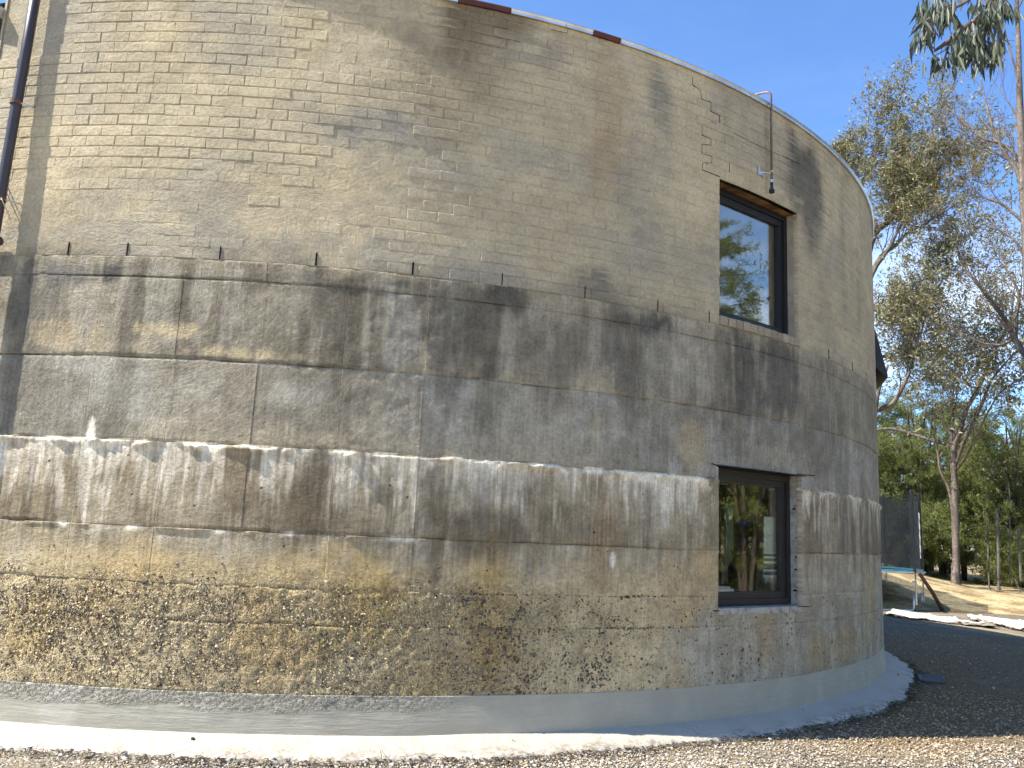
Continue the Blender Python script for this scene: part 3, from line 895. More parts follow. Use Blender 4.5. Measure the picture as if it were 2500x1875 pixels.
# --- stones showing in the honeycombed foot of the wall
def build_aggregate():
    rg = np.random.default_rng(9)
    n = 95000
    u = rg.uniform(-4.2, 8.2, n); v = rg.uniform(Z_H + .008, 1.46, n)
    cl = fbm(u * 2.4 + 20, v * 2.4 + 20, 101)
    cl2 = fbm(u * 7 + 20, v * 7 + 20, 105, 3)
    dens = sstep(v + .25 * (cl - .5), 1.14, .98) * (.55 + .5 * sstep(cl, .40, .60)) * (.7 + .5 * sstep(cl2, .4, .6))
    dens *= np.where(u < .7, 1.0, np.interp(u, [.7, 1.2, 2.2, 2.6, 3.1, 4.5, 8], [.8, .34, .30, .2, .05, .02, .010]))
    dens += .05 * sstep(v, 1.45, 1.2) * (u < 2.8) * sstep(cl2, .5, .6)
    dens += .5 * np.exp(-((v - 1.13) / .03) ** 2) * sstep(cl2, .52, .6) * (u < 1)
    keep = rg.random(n) < dens * np.where(u < .75, .46, 1.0)
    keep &= ~((u > WIN_U[0] - .02) & (u < WIN_U[1] + .02) & (v > WIN_LO[0] - .02))
    u, v = u[keep], v[keep]; n = len(u)
    left = (u + .8 * (cl[keep] - .5)) < .75
    size = np.where(left, rg.uniform(.005, .0125, n), rg.uniform(.0065, .0165, n)) * np.where(rg.random(n) > .94, 1.35, 1)
    grey = rg.random(n) < np.where(left, .60, .97)
    dark = np.array([(.135, .11, .08), (.085, .068, .05), (.20, .17, .13), (.11, .08, .055), (.25, .205, .15), (.15, .085, .05)])
    mort = np.array([(.49, .40, .245), (.53, .44, .275), (.46, .35, .185), (.43, .35, .22)])
    c = np.where(grey[:, None], dark[rg.integers(0, 6, n)], mort[rg.integers(0, 4, n)]) * rg.uniform(.75, 1.15, (n, 1))
    r = R + np.where(left, rg.uniform(-.0035, .0, n), -size * .22 + .0005) + .001
    pos = cyla(u, v, r)
    t = u / R
    nrm = np.stack([np.sin(t), -np.cos(t), 0 * t], -1)
    vv, f, cc = rocks(n, pos, size, c, .34, 10, nrm)
    hpart('exposed_aggregate', mesh_from('exposed_aggregate', vv, f, M['stone'], False, cc), kind='stuff')
build_aggregate()

# --- brickwork
COURSE, BRICK = 0.0905, 0.2462

def proud(u, v):
    clear = float(fbm(u * .8 + 60, v * 1.1 + 60, 120, 3))
    p = .0036 + .006 * (clear - .5)
    low = float(sstep(v, 4.75, 4.05)) * float(sstep(u, 1.0, -.2))
    p -= .0045 * low * (.55 + .9 * float(vn(u * 1.7, v * 2.1, 131)))
    p -= .0012 * float(sstep(u, .9, 2.0))
    p -= .0006 * float(sstep(u, 3.0, 4.5))
    if u < -2.75 and v > 5.25: p = -.004
    if u < 1.2: p -= .003 * float(sstep(clear, .42, .30))
    return p

def brick_shape(w, h, seed):
    """one brick, origin at the middle of its back face; local x along, y outwards, z up"""
    rg = random.Random(seed)
    D_ = .03
    xl = -w / 2 - (rg.uniform(.002, .010) if rg.random() < .4 else 0); xr = w / 2 + (rg.uniform(.002, .010) if rg.random() < .4 else 0)
    zl = -h / 2 - (rg.uniform(.001, .008) if rg.random() < .3 else 0); zr = h / 2 + (rg.uniform(.001, .006) if rg.random() < .25 else 0)
    V = []
    def ring(iw, y, jit):
        for a, b in ((xl + iw, zl + iw), (xr - iw, zl + iw), (xr - iw, zr - iw), (xl + iw, zr - iw)):
            V.append((a + rg.uniform(-jit, jit), y + rg.uniform(-jit, jit) * .3, b + rg.uniform(-jit, jit) * .6))
    ring(.0003, 0, 0); ring(.0012, D_ - .0026, .0015); ring(.0055, D_, .0022)
    V.append((rg.uniform(-.05, .05), D_ + .0004, rg.uniform(-.01, .01)))
    Fc = []
    for k in range(4):
        a, b = k, (k + 1) % 4
        Fc.append((b, a, a + 4, b + 4)); Fc.append((b + 4, a + 4, a + 8, b + 8)); Fc.append((a + 8, 12, b + 8))
    return V, Fc

def build_bricks():
    # mortar face
    def mr(U, Vv, *a):
        return R + .004 * (fbm(U * 5 + 8, Vv * 5 + 8, 140, 3) - .5) + .003 * (fbm(U * 16, Vv * 16, 145, 2) - .5)
    me = patch(U_L, U_R, Z_BRICK, Z_TOP, .03, mr, .05, mat=M['brick'], name='mortar_bed', cfun=lambda a, b: brick_color(a, b, .90))
    hpart('mortar_bed', me)
    cells = []
    nc = int((Z_TOP - Z_BRICK) / COURSE)
    for j in range(nc + 1):
        z0 = Z_BRICK + j * COURSE; z1 = min(z0 + COURSE, Z_TOP)
        if z1 - z0 < .03: continue
        u = U_L + (BRICK / 2 if j % 2 else 0)
        # line the weep slots of the first course up with the perpends
        u += .0305
        while u < U_R:
            b0, b1 = u, u + BRICK
            rects = [(b0, b1, z0, z1)]
            for (ha, hb, hc, hd) in HOLES:
                out = []
                for (a, b, c, d) in rects:
                    if b <= ha or a >= hb or d <= hc or c >= hd: out.append((a, b, c, d)); continue
                    if a < ha: out.append((a, ha, c, d))
                    if b > hb: out.append((hb, b, c, d))
                    if c < hc and hc - c > .02: out.append((max(a, ha), min(b, hb), c, hc))
                    if d > hd and d - hd > .02: out.append((max(a, ha), min(b, hb), hd, d))
                rects = out
            for r_ in rects:
                if r_[1] - r_[0] > .03: cells.append((r_, r_ == (b0, b1, z0, z1) and abs(z1 - z0 - COURSE) < 1e-6, j))
            u += BRICK
    J = .0075
    items = []
    for (a, b, c, d), full, j in cells:
        uc, zc = (a + b) / 2, (c + d) / 2
        p = proud(uc, zc) + random.gauss(0, .0011)
        P = np.array(cyl(uc, zc)) - CAM
        dep = P @ FWD
        px = 1250 + F_PX * (P @ RIGHT) / dep; py = 937.5 - F_PX * (P @ UP) / dep
        nrm = np.array([math.sin(uc / R), -math.cos(uc / R), 0]); face = -(P @ nrm) / np.linalg.norm(P)
        vis = 10 < px < 2490 and 10 < py < 1865 and face > .1
        score = face / dep ** 2 if (vis and p > .0012 and full) else -1
        items.append((score, a, b, c, d, full, p, uc, zc))
    items.sort(key=lambda t: -t[0])
    restV, restF = [], []
    def vcol(V, Mx):
        w = np.array([tuple(Mx @ Vector(q)) for q in V])
        return w, np.arctan2(w[:, 0] - CX, CY - w[:, 1]) * R
    singles = []
    for i, (s, a, b, c, d, full, p, uc, zc) in enumerate(items):
        t = uc / R
        own = i < 300 and s > 0
        if not own and p < -.006: continue
        V, Fc = brick_shape(b - a - J, d - c - J, i)
        r0 = R + p - .03
        loc = Vector((r0 * math.sin(t), -r0 * math.cos(t), zc + random.gauss(0, .0012)))
        e = (random.gauss(0, .005), random.gauss(0, .006), t + PI + random.gauss(0, .004))
        Mx = Matrix.Translation(Vector((CX, CY, 0)) + loc) @ Matrix.Rotation(e[2], 4, 'Z') @ Matrix.Rotation(e[1], 4, 'Y') @ Matrix.Rotation(e[0], 4, 'X')
        if own:
            w, uu = vcol(V, Mx)
            o = link('brick', mesh_from('brick', V, Fc, M['brick'], False, brick_color(uu, w[:, 2])), house)
            o.location = loc; o.rotation_euler = e
        else:
            o_ = len(restV)
            restV.extend(tuple(Mx @ Vector(q)) for q in V)
            restF.extend(tuple(k + o_ for k in f) for f in Fc)
    w = np.array(restV); uu = np.arctan2(w[:, 0] - CX, CY - w[:, 1]) * R
    hpart('brickwork', mesh_from('brickwork', restV, restF, M['brick'], False, brick_color(uu, w[:, 2])), kind='stuff')
build_bricks()

# weep slots above the concrete
for us in (-2.433, -1.95, -1.227, -.495, .251, .977, 1.714, 2.449, 3.05, 5.106, 5.84, 6.55):
    if WIN_U[0] - .02 < us < WIN_U[1]: continue
    a = Acc()
    P0 = cyl(us, 0, R)
    Mx = Matrix.Translation((P0[0], P0[1], 0)) @ Matrix.Rotation(us / R + PI, 4, 'Z')
    w = .0042 if us not in (-.495, .251) else .0065
    a.box((-w, -.03, Z_BRICK + .004), (w, .0062, Z_BRICK + .100), Mx)
    a.box((-w * .6, -.03, Z_BRICK + .100), (w * .5, .0056, Z_BRICK + .108), Mx)
    hpart('weep_slot', a.mesh('weep_slot', M['dark']))

# settlement crack stepping down the joints beside the upper window
def crack(pts, w=.006):
    a = Acc()
    for (u0, z0), (u1, z1) in zip(pts[:-1], pts[1:]):
        n = max(1, int(abs(u1 - u0) / .1))
        for k in range(n):
            ua, ub = u0 + (u1 - u0) * k / n, u0 + (u1 - u0) * (k + 1) / n
            za, zb = z0 + (z1 - z0) * k / n, z0 + (z1 - z0) * (k + 1) / n
            if abs(u1 - u0) > abs(z1 - z0): q = [(ua, za - w / 2), (ub, zb - w / 2), (ub, zb + w / 2), (ua, za + w / 2)]
            else: q = [(ua - w / 2, za), (ua + w / 2, za), (ub + w / 2, zb), (ub - w / 2, zb)]
            a.add([cyl(x, y, R - .01) for x, y in q] + [cyl(x, y, R + .0062) for x, y in q], [(4, 5, 6, 7), (0, 4, 7, 3), (1, 2, 6, 5), (0, 1, 5, 4), (3, 7, 6, 2)])
    hpart('crack', a.mesh('crack', M['dark']))
def wall_uv(px, py):
    d = ray(px, py); a = d[0] ** 2 + d[1] ** 2; b = -2 * d[1] * CY; c = CY * CY - R * R
    t = (-b - math.sqrt(b * b - 4 * a * c)) / (2 * a); P = d * t
    return R * math.atan2(P[0], CY - P[1]), P[2] + CAM[2]
crack([wall_uv(*p) for p in [(1690, 190), (1690, 207), (1710, 222), (1712, 243), (1735, 250), (1735, 272), (1756, 283), (1756, 300)]], .003)
crack([wall_uv(*p) for p in [(1713, 306), (1713, 330), (1735, 340), (1735, 355), (1713, 352), (1713, 376), (1737, 382), (1737, 398), (1714, 398), (1714, 415), (1757, 432)]], .003)
crack([wall_uv(*p) for p in [(1735, 297), (1780, 320), (1830, 346), (1880, 370), (1950, 400)]], .003)
crack([wall_uv(*p) for p in [(1780, 398), (1780, 420)]], .003)
crack([wall_uv(*p) for p in [(1345, 72), (1384, 82), (1386, 70)]], .003)
# saw cuts that run past the corners of the lower opening
for pts in ([(1738, 1132), (1757, 1140)], [(1946, 1158), (1988, 1161)], [(1741, 1491), (1757, 1491)], [(1946, 1481), (1976, 1481)]):
    crack([wall_uv(*p) for p in pts], .007)

# --- plinth, apron
def plinth_r(U, Vv, *a):
    r = R + .006 + .014 * sstep(Vv, .36, .10) + .010 * (fbm(U * 3 + 5, Vv * 6, 150) - .5)
    r = r + .012 * sstep(Vv, .22, .30) * sstep(U, .9, .2) * (fbm(U * 24, Vv * 24, 155, 3) - .5)
    return r
hpart('plinth', patch(U_L, U_R, .04, Z_H + .002, .022, plinth_r, .08, mat=M['plinth'], name='plinth', holes=False))

def build_apron():
    ts = np.linspace(U_L / R, U_R / R, 620)
    rows = 12
    V = []
    for t in ts:
        ro = float(apron_r(t))
        for k in range(rows):
            f = k / (rows - 3)
            if k < rows - 2:
                r_ = R - .03 + (ro - R + .03) * f
                z = Z_I + (Z_J + .012 - Z_I) * f + .012 * (float(fbm(t * R * 2.2, f * 1.5, 160)) - .5) - .012 * max(0, f - .8) * 5 * 0.5
            elif k == rows - 2: r_ = ro + .018; z = .012
            else: r_ = ro + .03; z = -.06
            if k >= rows - 3:
                z += .03 * (float(fbm(t * R * 5, 7.7, 165)) - .5)
            V.append((CX + r_ * math.sin(t), CY - r_ * math.cos(t), z))
    Fc = []
    for i in range(len(ts) - 1):
        for k in range(rows - 1):
            a = i * rows + k; Fc.append((a + rows, a, a + 1, a + rows + 1))
    hpart('apron', mesh_from('apron', V, Fc, M['apron'], True))
build_apron()

# bits lying on the apron
for k, (px, py, s) in enumerate([(168, 1782, .014), (209, 1781, .010), (470, 1806, .02), (680, 1803, .017), (1252, 1808, .012), (1318, 1795, .010), (2180, 1600, .02), (2193, 1648, .016), (2110, 1682, .012), (2063, 1704, .012), (1960, 1735, .013), (1850, 1741, .012), (1920, 1741, .010)]):
    p = gnd(px, py, .075)
    v, f, c = rocks(1, np.array([p]) + [[0, 0, s * .3]], [s], [(.05, .035, .025)] if k % 3 else [(.22, .12, .07)], .4, 40 + k)
    c_ = mesh_from('debris', v, f, M['stone'], False, c)
    link('debris', c_, label='small dark bit of bark lying on the pale concrete apron', cat='debris', group='bits lying on the apron')

# --- roof flashing in lengths
def trim_piece(u0, u1, mat, z0=Z_TOP - .043, z1=Z_TOP + .002, name='roof_flashing'):
    n = max(2, int((u1 - u0) / .12)); V = []; Fc = []
    prof = [(R - .05, z0 + .01), (R + .028, z0), (R + .030, z0 + .020), (R + .040, z1 - .010), (R + .036, z1), (R - .25, z1 + .025), (R - .25, z0 + .01)]
    m_ = len(prof)
    for i in range(n + 1):
        u = u0 + (u1 - u0) * i / n
        for (r_, z) in prof: V.append(cyl(u, z, r_))
    for i in range(n):
        for k in range(m_):
            a = i * m_ + k; b = i * m_ + (k + 1) % m_
            Fc.append((b, a, a + m_, b + m_))
    Fc.append(tuple(range(m_))); Fc.append(tuple(reversed(range(n * m_, n * m_ + m_))))
    return mesh_from(name, V, Fc, mat)
for (a, b, mt) in [(-3.35, -1.9, 'galv'), (-1.9, .47, 'galv'), (.47, .93, 'maroon'), (.93, 1.44, 'galv'), (1.44, 1.70, 'galv'), (1.70, 1.98, 'maroon'), (1.98, 3.6, 'galv'), (3.6, 5.6, 'galv'), (5.6, 7.6, 'galv'), (7.6, 10.4, 'galv')]:
    hpart('roof_flashing', trim_piece(a + .002, b - .002, M[mt]), label='maroon painted length of roof flashing' if mt == 'maroon' else None)
# roof sheet
V = [(CX, CY, Z_TOP + .35)]; n = 120
for k in range(n): V.append((CX + (R - .26) * math.sin(2 * PI * k / n), CY - (R - .26) * math.cos(2 * PI * k / n), Z_TOP + .02))
hpart('roof', mesh_from('roof', V, [(0, 1 + k, 1 + (k + 1) % n) for k in range(n)], M['galv']))

# --- windows
TW = .5 * (WIN_U[0] + WIN_U[1]) / R
NW = np.array([math.sin(TW), -math.cos(TW), 0])
TWv = np.array([math.cos(TW), math.sin(TW), 0])
HALF = R * math.sin(.5 * (WIN_U[1] - WIN_U[0]) / R)
WC = np.array([CX, CY, 0]) + NW * (R * math.cos(.5 * (WIN_U[1] - WIN_U[0]) / R))
MW = Matrix(((TWv[0], -NW[0], 0, WC[0]), (TWv[1], -NW[1], 0, WC[1]), (0, 0, 1, 0), (0, 0, 0, 1)))   # local x along, y inwards, z up

def frame_mesh(x0, x1, z0, z1, y0, y1, w, name, mat):
    a = Acc()
    a.box((x0, y0, z0), (x0 + w, y1, z1), MW); a.box((x1 - w, y0, z0), (x1, y1, z1), MW)
    a.box((x0 + w, y0 + .0005, z0), (x1 - w, y1, z0 + w), MW); a.box((x0 + w, y0 + .0005, z1 - w), (x1 - w, y1, z1), MW)
    return a.mesh(name, mat)

def arc_slab(a, u0, u1, r0, r1, z0, z1, n=10):
    V = []
    for i in range(n + 1):
        u = u0 + (u1 - u0) * i / n
        V += [cyl(u, z0, r0), cyl(u, z0, r1), cyl(u, z1, r1), cyl(u, z1, r0)]
    Fc = [(0, 3, 2, 1), (4 * n, 4 * n + 1, 4 * n + 2, 4 * n + 3)]
    for i in range(n):
        for k in range(4):
            p, q = 4 * i + k, 4 * i + (k + 1) % 4
            Fc.append((p, q, q + 4, p + 4))
    a.add(V, Fc)

def build_window(z0, z1, mat, upper):
    s = .125
    o = hpart('window', frame_mesh(-HALF, HALF, z0 + .01, z1 - .005, s, s + .09, .055, 'window', mat), label='upper window with black frame under the copper pipe' if upper else 'lower window with dark bronze frame and sawn concrete reveal')
    hpart('sash', frame_mesh(-HALF + .055, HALF - .055, z0 + .065, z1 - .06, s + .022, s + .08, .062, 'sash', mat), o)
    a = Acc(); a.box((-HALF + .112, s + .05, z0 + .122), (HALF - .112, s + .058, z1 - .117), MW)
    hpart('pane', a.mesh('pane', M['glass']), o)
    # reveals
    jm = M['render'] if upper else M['cut']
    for sx in (-1, 1):
        a = Acc(); x = sx * HALF
        a.box((min(x, x + sx * .05), .004, z0), (max(x, x + sx * .05), s + .1, z1), MW)
        hpart('jamb', a.mesh('jamb', jm), o)
    a = Acc(); arc_slab(a, WIN_U[0], WIN_U[1], R - .26, R - (.002 if upper else .02), z1, z1 + .05)
    hpart('lintel', a.mesh('lintel', M['soffit'] if upper else M['brownblack']), o)
    if upper:
        n = 12
        for k in range(n):
            a = Acc(); w = (WIN_U[1] - WIN_U[0]) / n
            x0 = WIN_U[0] + k * w + .004; jz = random.uniform(-.004, .003)
            arc_slab(a, x0, x0 + w - .008, R - .2, R + .016 + random.uniform(-.003, .003), z0 - .072, z0 + .008 + jz, 1)
            me = a.mesh('sill_brick', M['brick']); me.color_attributes.new('Col', 'FLOAT_COLOR', 'POINT').data.foreach_set('color', np.tile(np.array([.34, .29, .21, 1]) * random.uniform(.75, 1.1), len(me.vertices)).astype(np.float32)); hpart('sill_brick', me, o)
    else:
        a = Acc(); arc_slab(a, WIN_U[0], WIN_U[1], R - .24, R + .003, z0 - .05, z0 + .004)
        hpart('sill', a.mesh('sill', M['cut']), o)
        a = Acc(); arc_slab(a, WIN_U[0] - .05, WIN_U[1] + .07, R - .03, R + .016, z1, z1 + .006)
        hpart('drip_flashing', a.mesh('drip_flashing', M['brownblack']), o)
        for zz in (1.12, 1.32, 1.44, 1.62, 1.90):
            a = Acc(); a.box((HALF - .006, .03 + random.uniform(0, .05), zz), (HALF + .01, .05 + random.uniform(0, .05), zz + .016), MW)
            hpart('bolt', a.mesh('bolt', M['dark']), o)
    # the room behind
    a = Acc(); b = .30
    hx, hz0, hz1, dp = HALF + .9, z0 - (1.0 if upper else .85), z1 + .45, 3.4
    q = [tuple(MW @ Vector(p)) for p in [(-hx, b, hz0), (hx, b, hz0), (hx, dp, hz0), (-hx, dp, hz0), (-hx, b, hz1), (hx, b, hz1), (hx, dp, hz1), (-hx, dp, hz1)]]
    a.add(q, [(4, 7, 6, 5), (1, 5, 6, 2), (2, 6, 7, 3), (3, 7, 4, 0)])
    hpart('room', a.mesh('room', M['room']), o)
    a = Acc(); a.add(q[:4], [(0, 1, 2, 3)]); hpart('room_floor', a.mesh('room_floor', M['roomdark']), o)
    return o
build_window(*WIN_HI, M['black'], True)
build_window(*WIN_LO, M['brownblack'], False)

def wl(x, y, z): return tuple(MW @ Vector((x, y, z)))
# striped towel hung inside the lower window
def build_towel():
    t = bpy.data.objects.new('towel', None); COL.objects.link(t)
    t.location = wl(.46, .25, 1.25)
    t['label'] = 'white towel with grey stripes and tasselled hem inside the lower window'; t['category'] = 'towel'
    def strip(z0, z1, mat, name, yo=0):
        n = 14; V = []; Fc = []
        zs = np.linspace(z0, z1, 8)
        for z in zs:
            for k in range(n + 1):
                x = .37 + .19 * k / n
                y = .25 + .012 * math.sin(k * 1.5 + z * 2) + yo
                V.append(Vector(wl(x, y, z)) - t.location)
        for i in range(7):
            for k in range(n): a = i * (n + 1) + k; Fc.append((a, a + 1, a + n + 2, a + n + 1))
        link(name, mesh_from(name, V, Fc, mat, True), t)
    strip(1.24, 1.82, M['white'], 'cloth')
    g = M.setdefault('stripe', mat_simple('grey_stripe', (.10, .10, .11), .9, 0, .1, .1))
    for (a, b) in ((1.44, 1.462), (1.395, 1.42), (1.315, 1.37), (1.26, 1.295)):
        strip(a, b, g, 'stripe', -.004)
    for k in range(13):
        a = Acc(); x = .375 + k * .015
        pts = [Vector(wl(x + random.uniform(-.006, .006), .25, z)) - t.location for z in (1.245, 1.215, 1.18 + random.uniform(0, .02))]
        a.tube([tuple(p) for p in pts], [.004, .003, .002], 4)
        link('tassel', a.mesh('tassel', M['white']), t)
build_towel()
# pale curtain and things on the inner ledge
def build_inside():
    V = []; Fc = []; n = 16
    for z in np.linspace(1.08, 1.98, 5):
        for k in range(n + 1): V.append(wl(.62 + .12 * k / n, .90 + .02 * math.sin(k * 1.2), z))
    for i in range(4):
        for k in range(n): a = i * (n + 1) + k; Fc.append((a, a + 1, a + n + 2, a + n + 1))
    link('curtain', mesh_from('curtain', V, Fc, mat_simple('curtain_cloth', (.50, .58, .47), .9, 0, .1, .05), True), label='narrow pale green curtain hanging inside the lower window', cat='curtain')
    # dark bulbous vase in front of the curtain
    prof = [(.05, 0), (.10, .05), (.13, .14), (.12, .24), (.07, .33), (.035, .38), (.03, .42), (.055, .455), (.05, .48)]
    V = []; Fc = []; n = 20; c = Vector(wl(.42, .62, 1.0))
    for (r_, z) in prof:
        for k in range(n): V.append((c.x + r_ * .9 * math.cos(2 * PI * k / n), c.y + r_ * .9 * math.sin(2 * PI * k / n), c.z + z))
    for i in range(len(prof) - 1):
        for k in range(n): a = i * n + k; b = i * n + (k + 1) % n; Fc.append((a, b, b + n, a + n))
    Fc.append(tuple(reversed(range(n))))
    link('vase', mesh_from('vase', V, Fc, M['dark'], True), label='dark round vase silhouetted against the pale curtain', cat='vase')
    a = Acc(); a.box((-.40, .24, 1.10), (-.10, .42, 1.135), MW); a.box((-.38, .25, 1.135), (-.14, .40, 1.155), MW)
    link('books', a.mesh('books', M['white']), label='pale books lying on the inner ledge at the left of the lower window', cat='books')
    a = Acc(); a.box((-.47, .24, 1.06), (.47, .60, 1.098), MW)
    link('ledge', a.mesh('ledge', M['greywood']), label='timber ledge running inside the lower window', cat='ledge')
    a = Acc(); a.box((.92, 1.0, 1.42), (1.22, 1.06, 1.80), MW); a.box((1.02, 1.02, 1.0), (1.10, 1.05, 1.42), MW)
    sc_ = link('screen', a.mesh('screen', M['dark']), label='black screen with a tiny white label in the dim room', cat='screen')
    a = Acc(); a.box((1.02, .992, 1.44), (1.09, .998, 1.462), MW)
    link('sticker', a.mesh('sticker', M['white']), sc_)
    c = Vector(wl(.80, .8, 1.76)); V = []; Fc = []; n = 18
    for i in range(9):
        ph = -PI / 2 + PI * i / 8
        for k in range(n): V.append((c.x + .085 * math.cos(ph) * math.cos(2 * PI * k / n), c.y + .085 * math.cos(ph) * math.sin(2 * PI * k / n), c.z + .05 * math.sin(ph)))
    for i in range(8):
        for k in range(n): a_ = i * n + k; b_ = i * n + (k + 1) % n; Fc.append((a_, b_, b_ + n, a_ + n))
    lo = link('pendant_shade', mesh_from('pendant_shade', V, Fc, mat_simple('blue_glass', (.02, .06, .45), .25, 0, .5, .1), True), label='blue glass pendant shade behind the lower window', cat='pendant shade')
    a = Acc(); a.tube([wl(.80, .8, 1.80), wl(.80, .8, 2.6)], .004, 5)
    link('cord', a.mesh('cord', M['dark']), lo)
build_inside()

# --- corner of the big opening at the far left, with its gutter
a = Acc()
def cbox(acc, u0, u1, r0, r1, z0, z1):
    acc.add([cyl(u0, z0, r0), cyl(u1, z0, r0), cyl(u1, z0, r1), cyl(u0, z0, r1), cyl(u0, z1, r0), cyl(u1, z1, r0), cyl(u1, z1, r1), cyl(u0, z1, r1)],
            [(3, 2, 1, 0), (4, 5, 6, 7), (0, 1, 5, 4), (1, 2, 6, 5), (2, 3, 7, 6), (3, 0, 4, 7)])
cbox(a, -5.4, -3.40, R - .06, R - .02, 4.9, 5.62)
wl_ = hpart('clerestory_frame', a.mesh('clerestory_frame', M['black']))
a = Acc(); cbox(a, -5.3, -3.47, R - .022, R - .012, 4.98, 5.55)
hpart('pane', a.mesh('pane', M['glass']), wl_)
a = Acc(); cbox(a, -5.4, -3.372, R - .05, R + .10, 5.60, 5.70); cbox(a, -5.4, -3.42, R - .05, R + .05, 5.54, 5.60)
hpart('gutter', a.mesh('gutter', M['galv']))
a = Acc(); cbox(a, -3.372, -3.35, R - .25, R + .012, 4.9, Z_TOP - .05)
hpart('jamb', a.mesh('jamb', M['render']))

# --- downpipe
def build_downpipe():
    root = bpy.data.objects.new('downpipe', None); COL.objects.link(root)
    u = -3.01; base = Vector(cyl(u, 0.05, R + .1)); root.location = base
    root['label'] = 'dark brown round downpipe standing off the left end of the wall'; root['category'] = 'downpipe'
    def P(r_, z, du=0): return tuple(Vector(cyl(u + du, z, r_)) - base)
    a = Acc(); a.tube([P(R + .11, .05), P(R + .11, 3.0), P(R + .10, 4.2), P(R + .085, 5.2), P(R + .075, 6.3)], .040, 20)
    pipe = link('pipe', a.mesh('pipe', M['pipe'], True), root)
    for z in (4.77, 3.95):
        a = Acc(); a.tube([P(R + .10, z - .016), P(R + .10, z + .016)], .0435, 20)
        link('band', a.mesh('band', mat_simple('rusty_band', (.16, .08, .045), .7, 0, .3, .3)), root)
        a = Acc()
        a.tube([P(R - .01, z - .005, .10), P(R + .03, z - .005, .09), P(R + .10, z - .002, .03)], .007, 6)
        link('bracket', a.mesh('bracket', M['galv']), root)
    a = Acc()
    for s_ in (-.05, .0):
        a.tube([P(R + .02, 4.75 + s_, -.55), P(R + .05, 4.4 + s_, -.25), P(R + .12, 4.02 + s_, -.02), P(R + .13, 3.93, .045), P(R + .03, 3.8, .06)], .005, 5)
    link('tie_wire', a.mesh('tie_wire', mat_simple('tie_rope', (.55, .50, .36), .9, 0, .1, .1)), root)
    a = Acc(); a.tube([P(R + .0, 3.62, -.9), P(R + .06, 3.62, -.2), P(R + .06, 3.62, .02)], .035, 10)
    link('offset_arm', a.mesh('offset_arm', M['pipe']), root)
build_downpipe()

# --- copper pipe over the upper window
def build_copper():
    root = bpy.data.objects.new('copper_pipe', None); COL.objects.link(root)
    u = 3.89; base = Vector(cyl(u, 5.0, R + .045)); root.location = base
    root['label'] = 'thin copper pipe bent over the roof edge above the upper window'; root['category'] = 'pipe'
    def P(r_, z, du=0): return tuple(Vector(cyl(u + du, z, r_)) - base)
    a = Acc()
    pts = [P(R + .055, 5.03), P(R + .055, 6.03)]
    for k in range(1, 8):
        an = k / 8 * PI / 2
        pts.append(P(R + .055 - .06 * (1 - math.cos(an)), 6.03 + .06 * math.sin(an), -.02 * k / 8))
    pts += [P(R - .06, 6.085, -.05), P(R - .35, 6.06, -.13)]
    a.tube(pts, .0115, 10)
    link('pipe', a.mesh('pipe', M['copper'], True), root)
    a = Acc(); a.tube([P(R + .055, 5.10), P(R + .055, 5.13)], .017, 10); a.tube([P(R + .055, 5.21), P(R + .055, 5.225)], .016, 10)
    link('coupling', a.mesh('coupling', M['galv']), root)
    a = Acc(); a.tube([P(R + .055, 4.995), P(R + .055, 5.025), P(R + .055, 5.03), P(R + .055, 5.06), P(R + .055, 5.10)], [.028, .028, .016, .014, .017], 10)
    link('spray_head', a.mesh('spray_head', M['black']), root)
    a = Acc()
    a.tube([P(R + .004, 5.19, -.13), P(R + .03, 5.185, -.10), P(R + .05, 5.20, -.01)], .008, 6)
    cb = lambda du0, du1, z0, z1: a.add([P(R, z0, du0), P(R, z0, du1), P(R, z1, du1), P(R, z1, du0), P(R + .022, z0, du0), P(R + .022, z0, du1), P(R + .022, z1, du1), P(R + .022, z1, du0)], [(4, 5, 6, 7), (0, 1, 5, 4), (1, 2, 6, 5), (2, 3, 7, 6), (3, 0, 4, 7)])
    cb(-.17, -.14, 5.15, 5.24); cb(-.14, -.07, 5.155, 5.178); cb(-.09, -.07, 5.135, 5.20)
    link('clip', a.mesh('clip', M['galv']), root)
build_copper()

# --- black awning peeping past the far curve
def build_awning():
    a = Acc(); t0, t1 = 1.02, 1.22
    V = []
    for t in (t0, t1):
        for (r_, z) in ((R, 4.55), (R + .02, 4.55), (R + .16, 3.90), (R + .16, 3.86), (R, 4.02)):
            V.append((CX + r_ * math.sin(t), CY - r_ * math.cos(t), z))
    a.add(V, [(0, 1, 2, 3, 4), (9, 8, 7, 6, 5), (0, 5, 6, 1), (1, 6, 7, 2), (2, 7, 8, 3), (3, 8, 9, 4), (4, 9, 5, 0)])
    link('awning', a.mesh('awning', M['black']), label='black awning jutting out behind the curve of the wall', cat='awning')
build_awning()

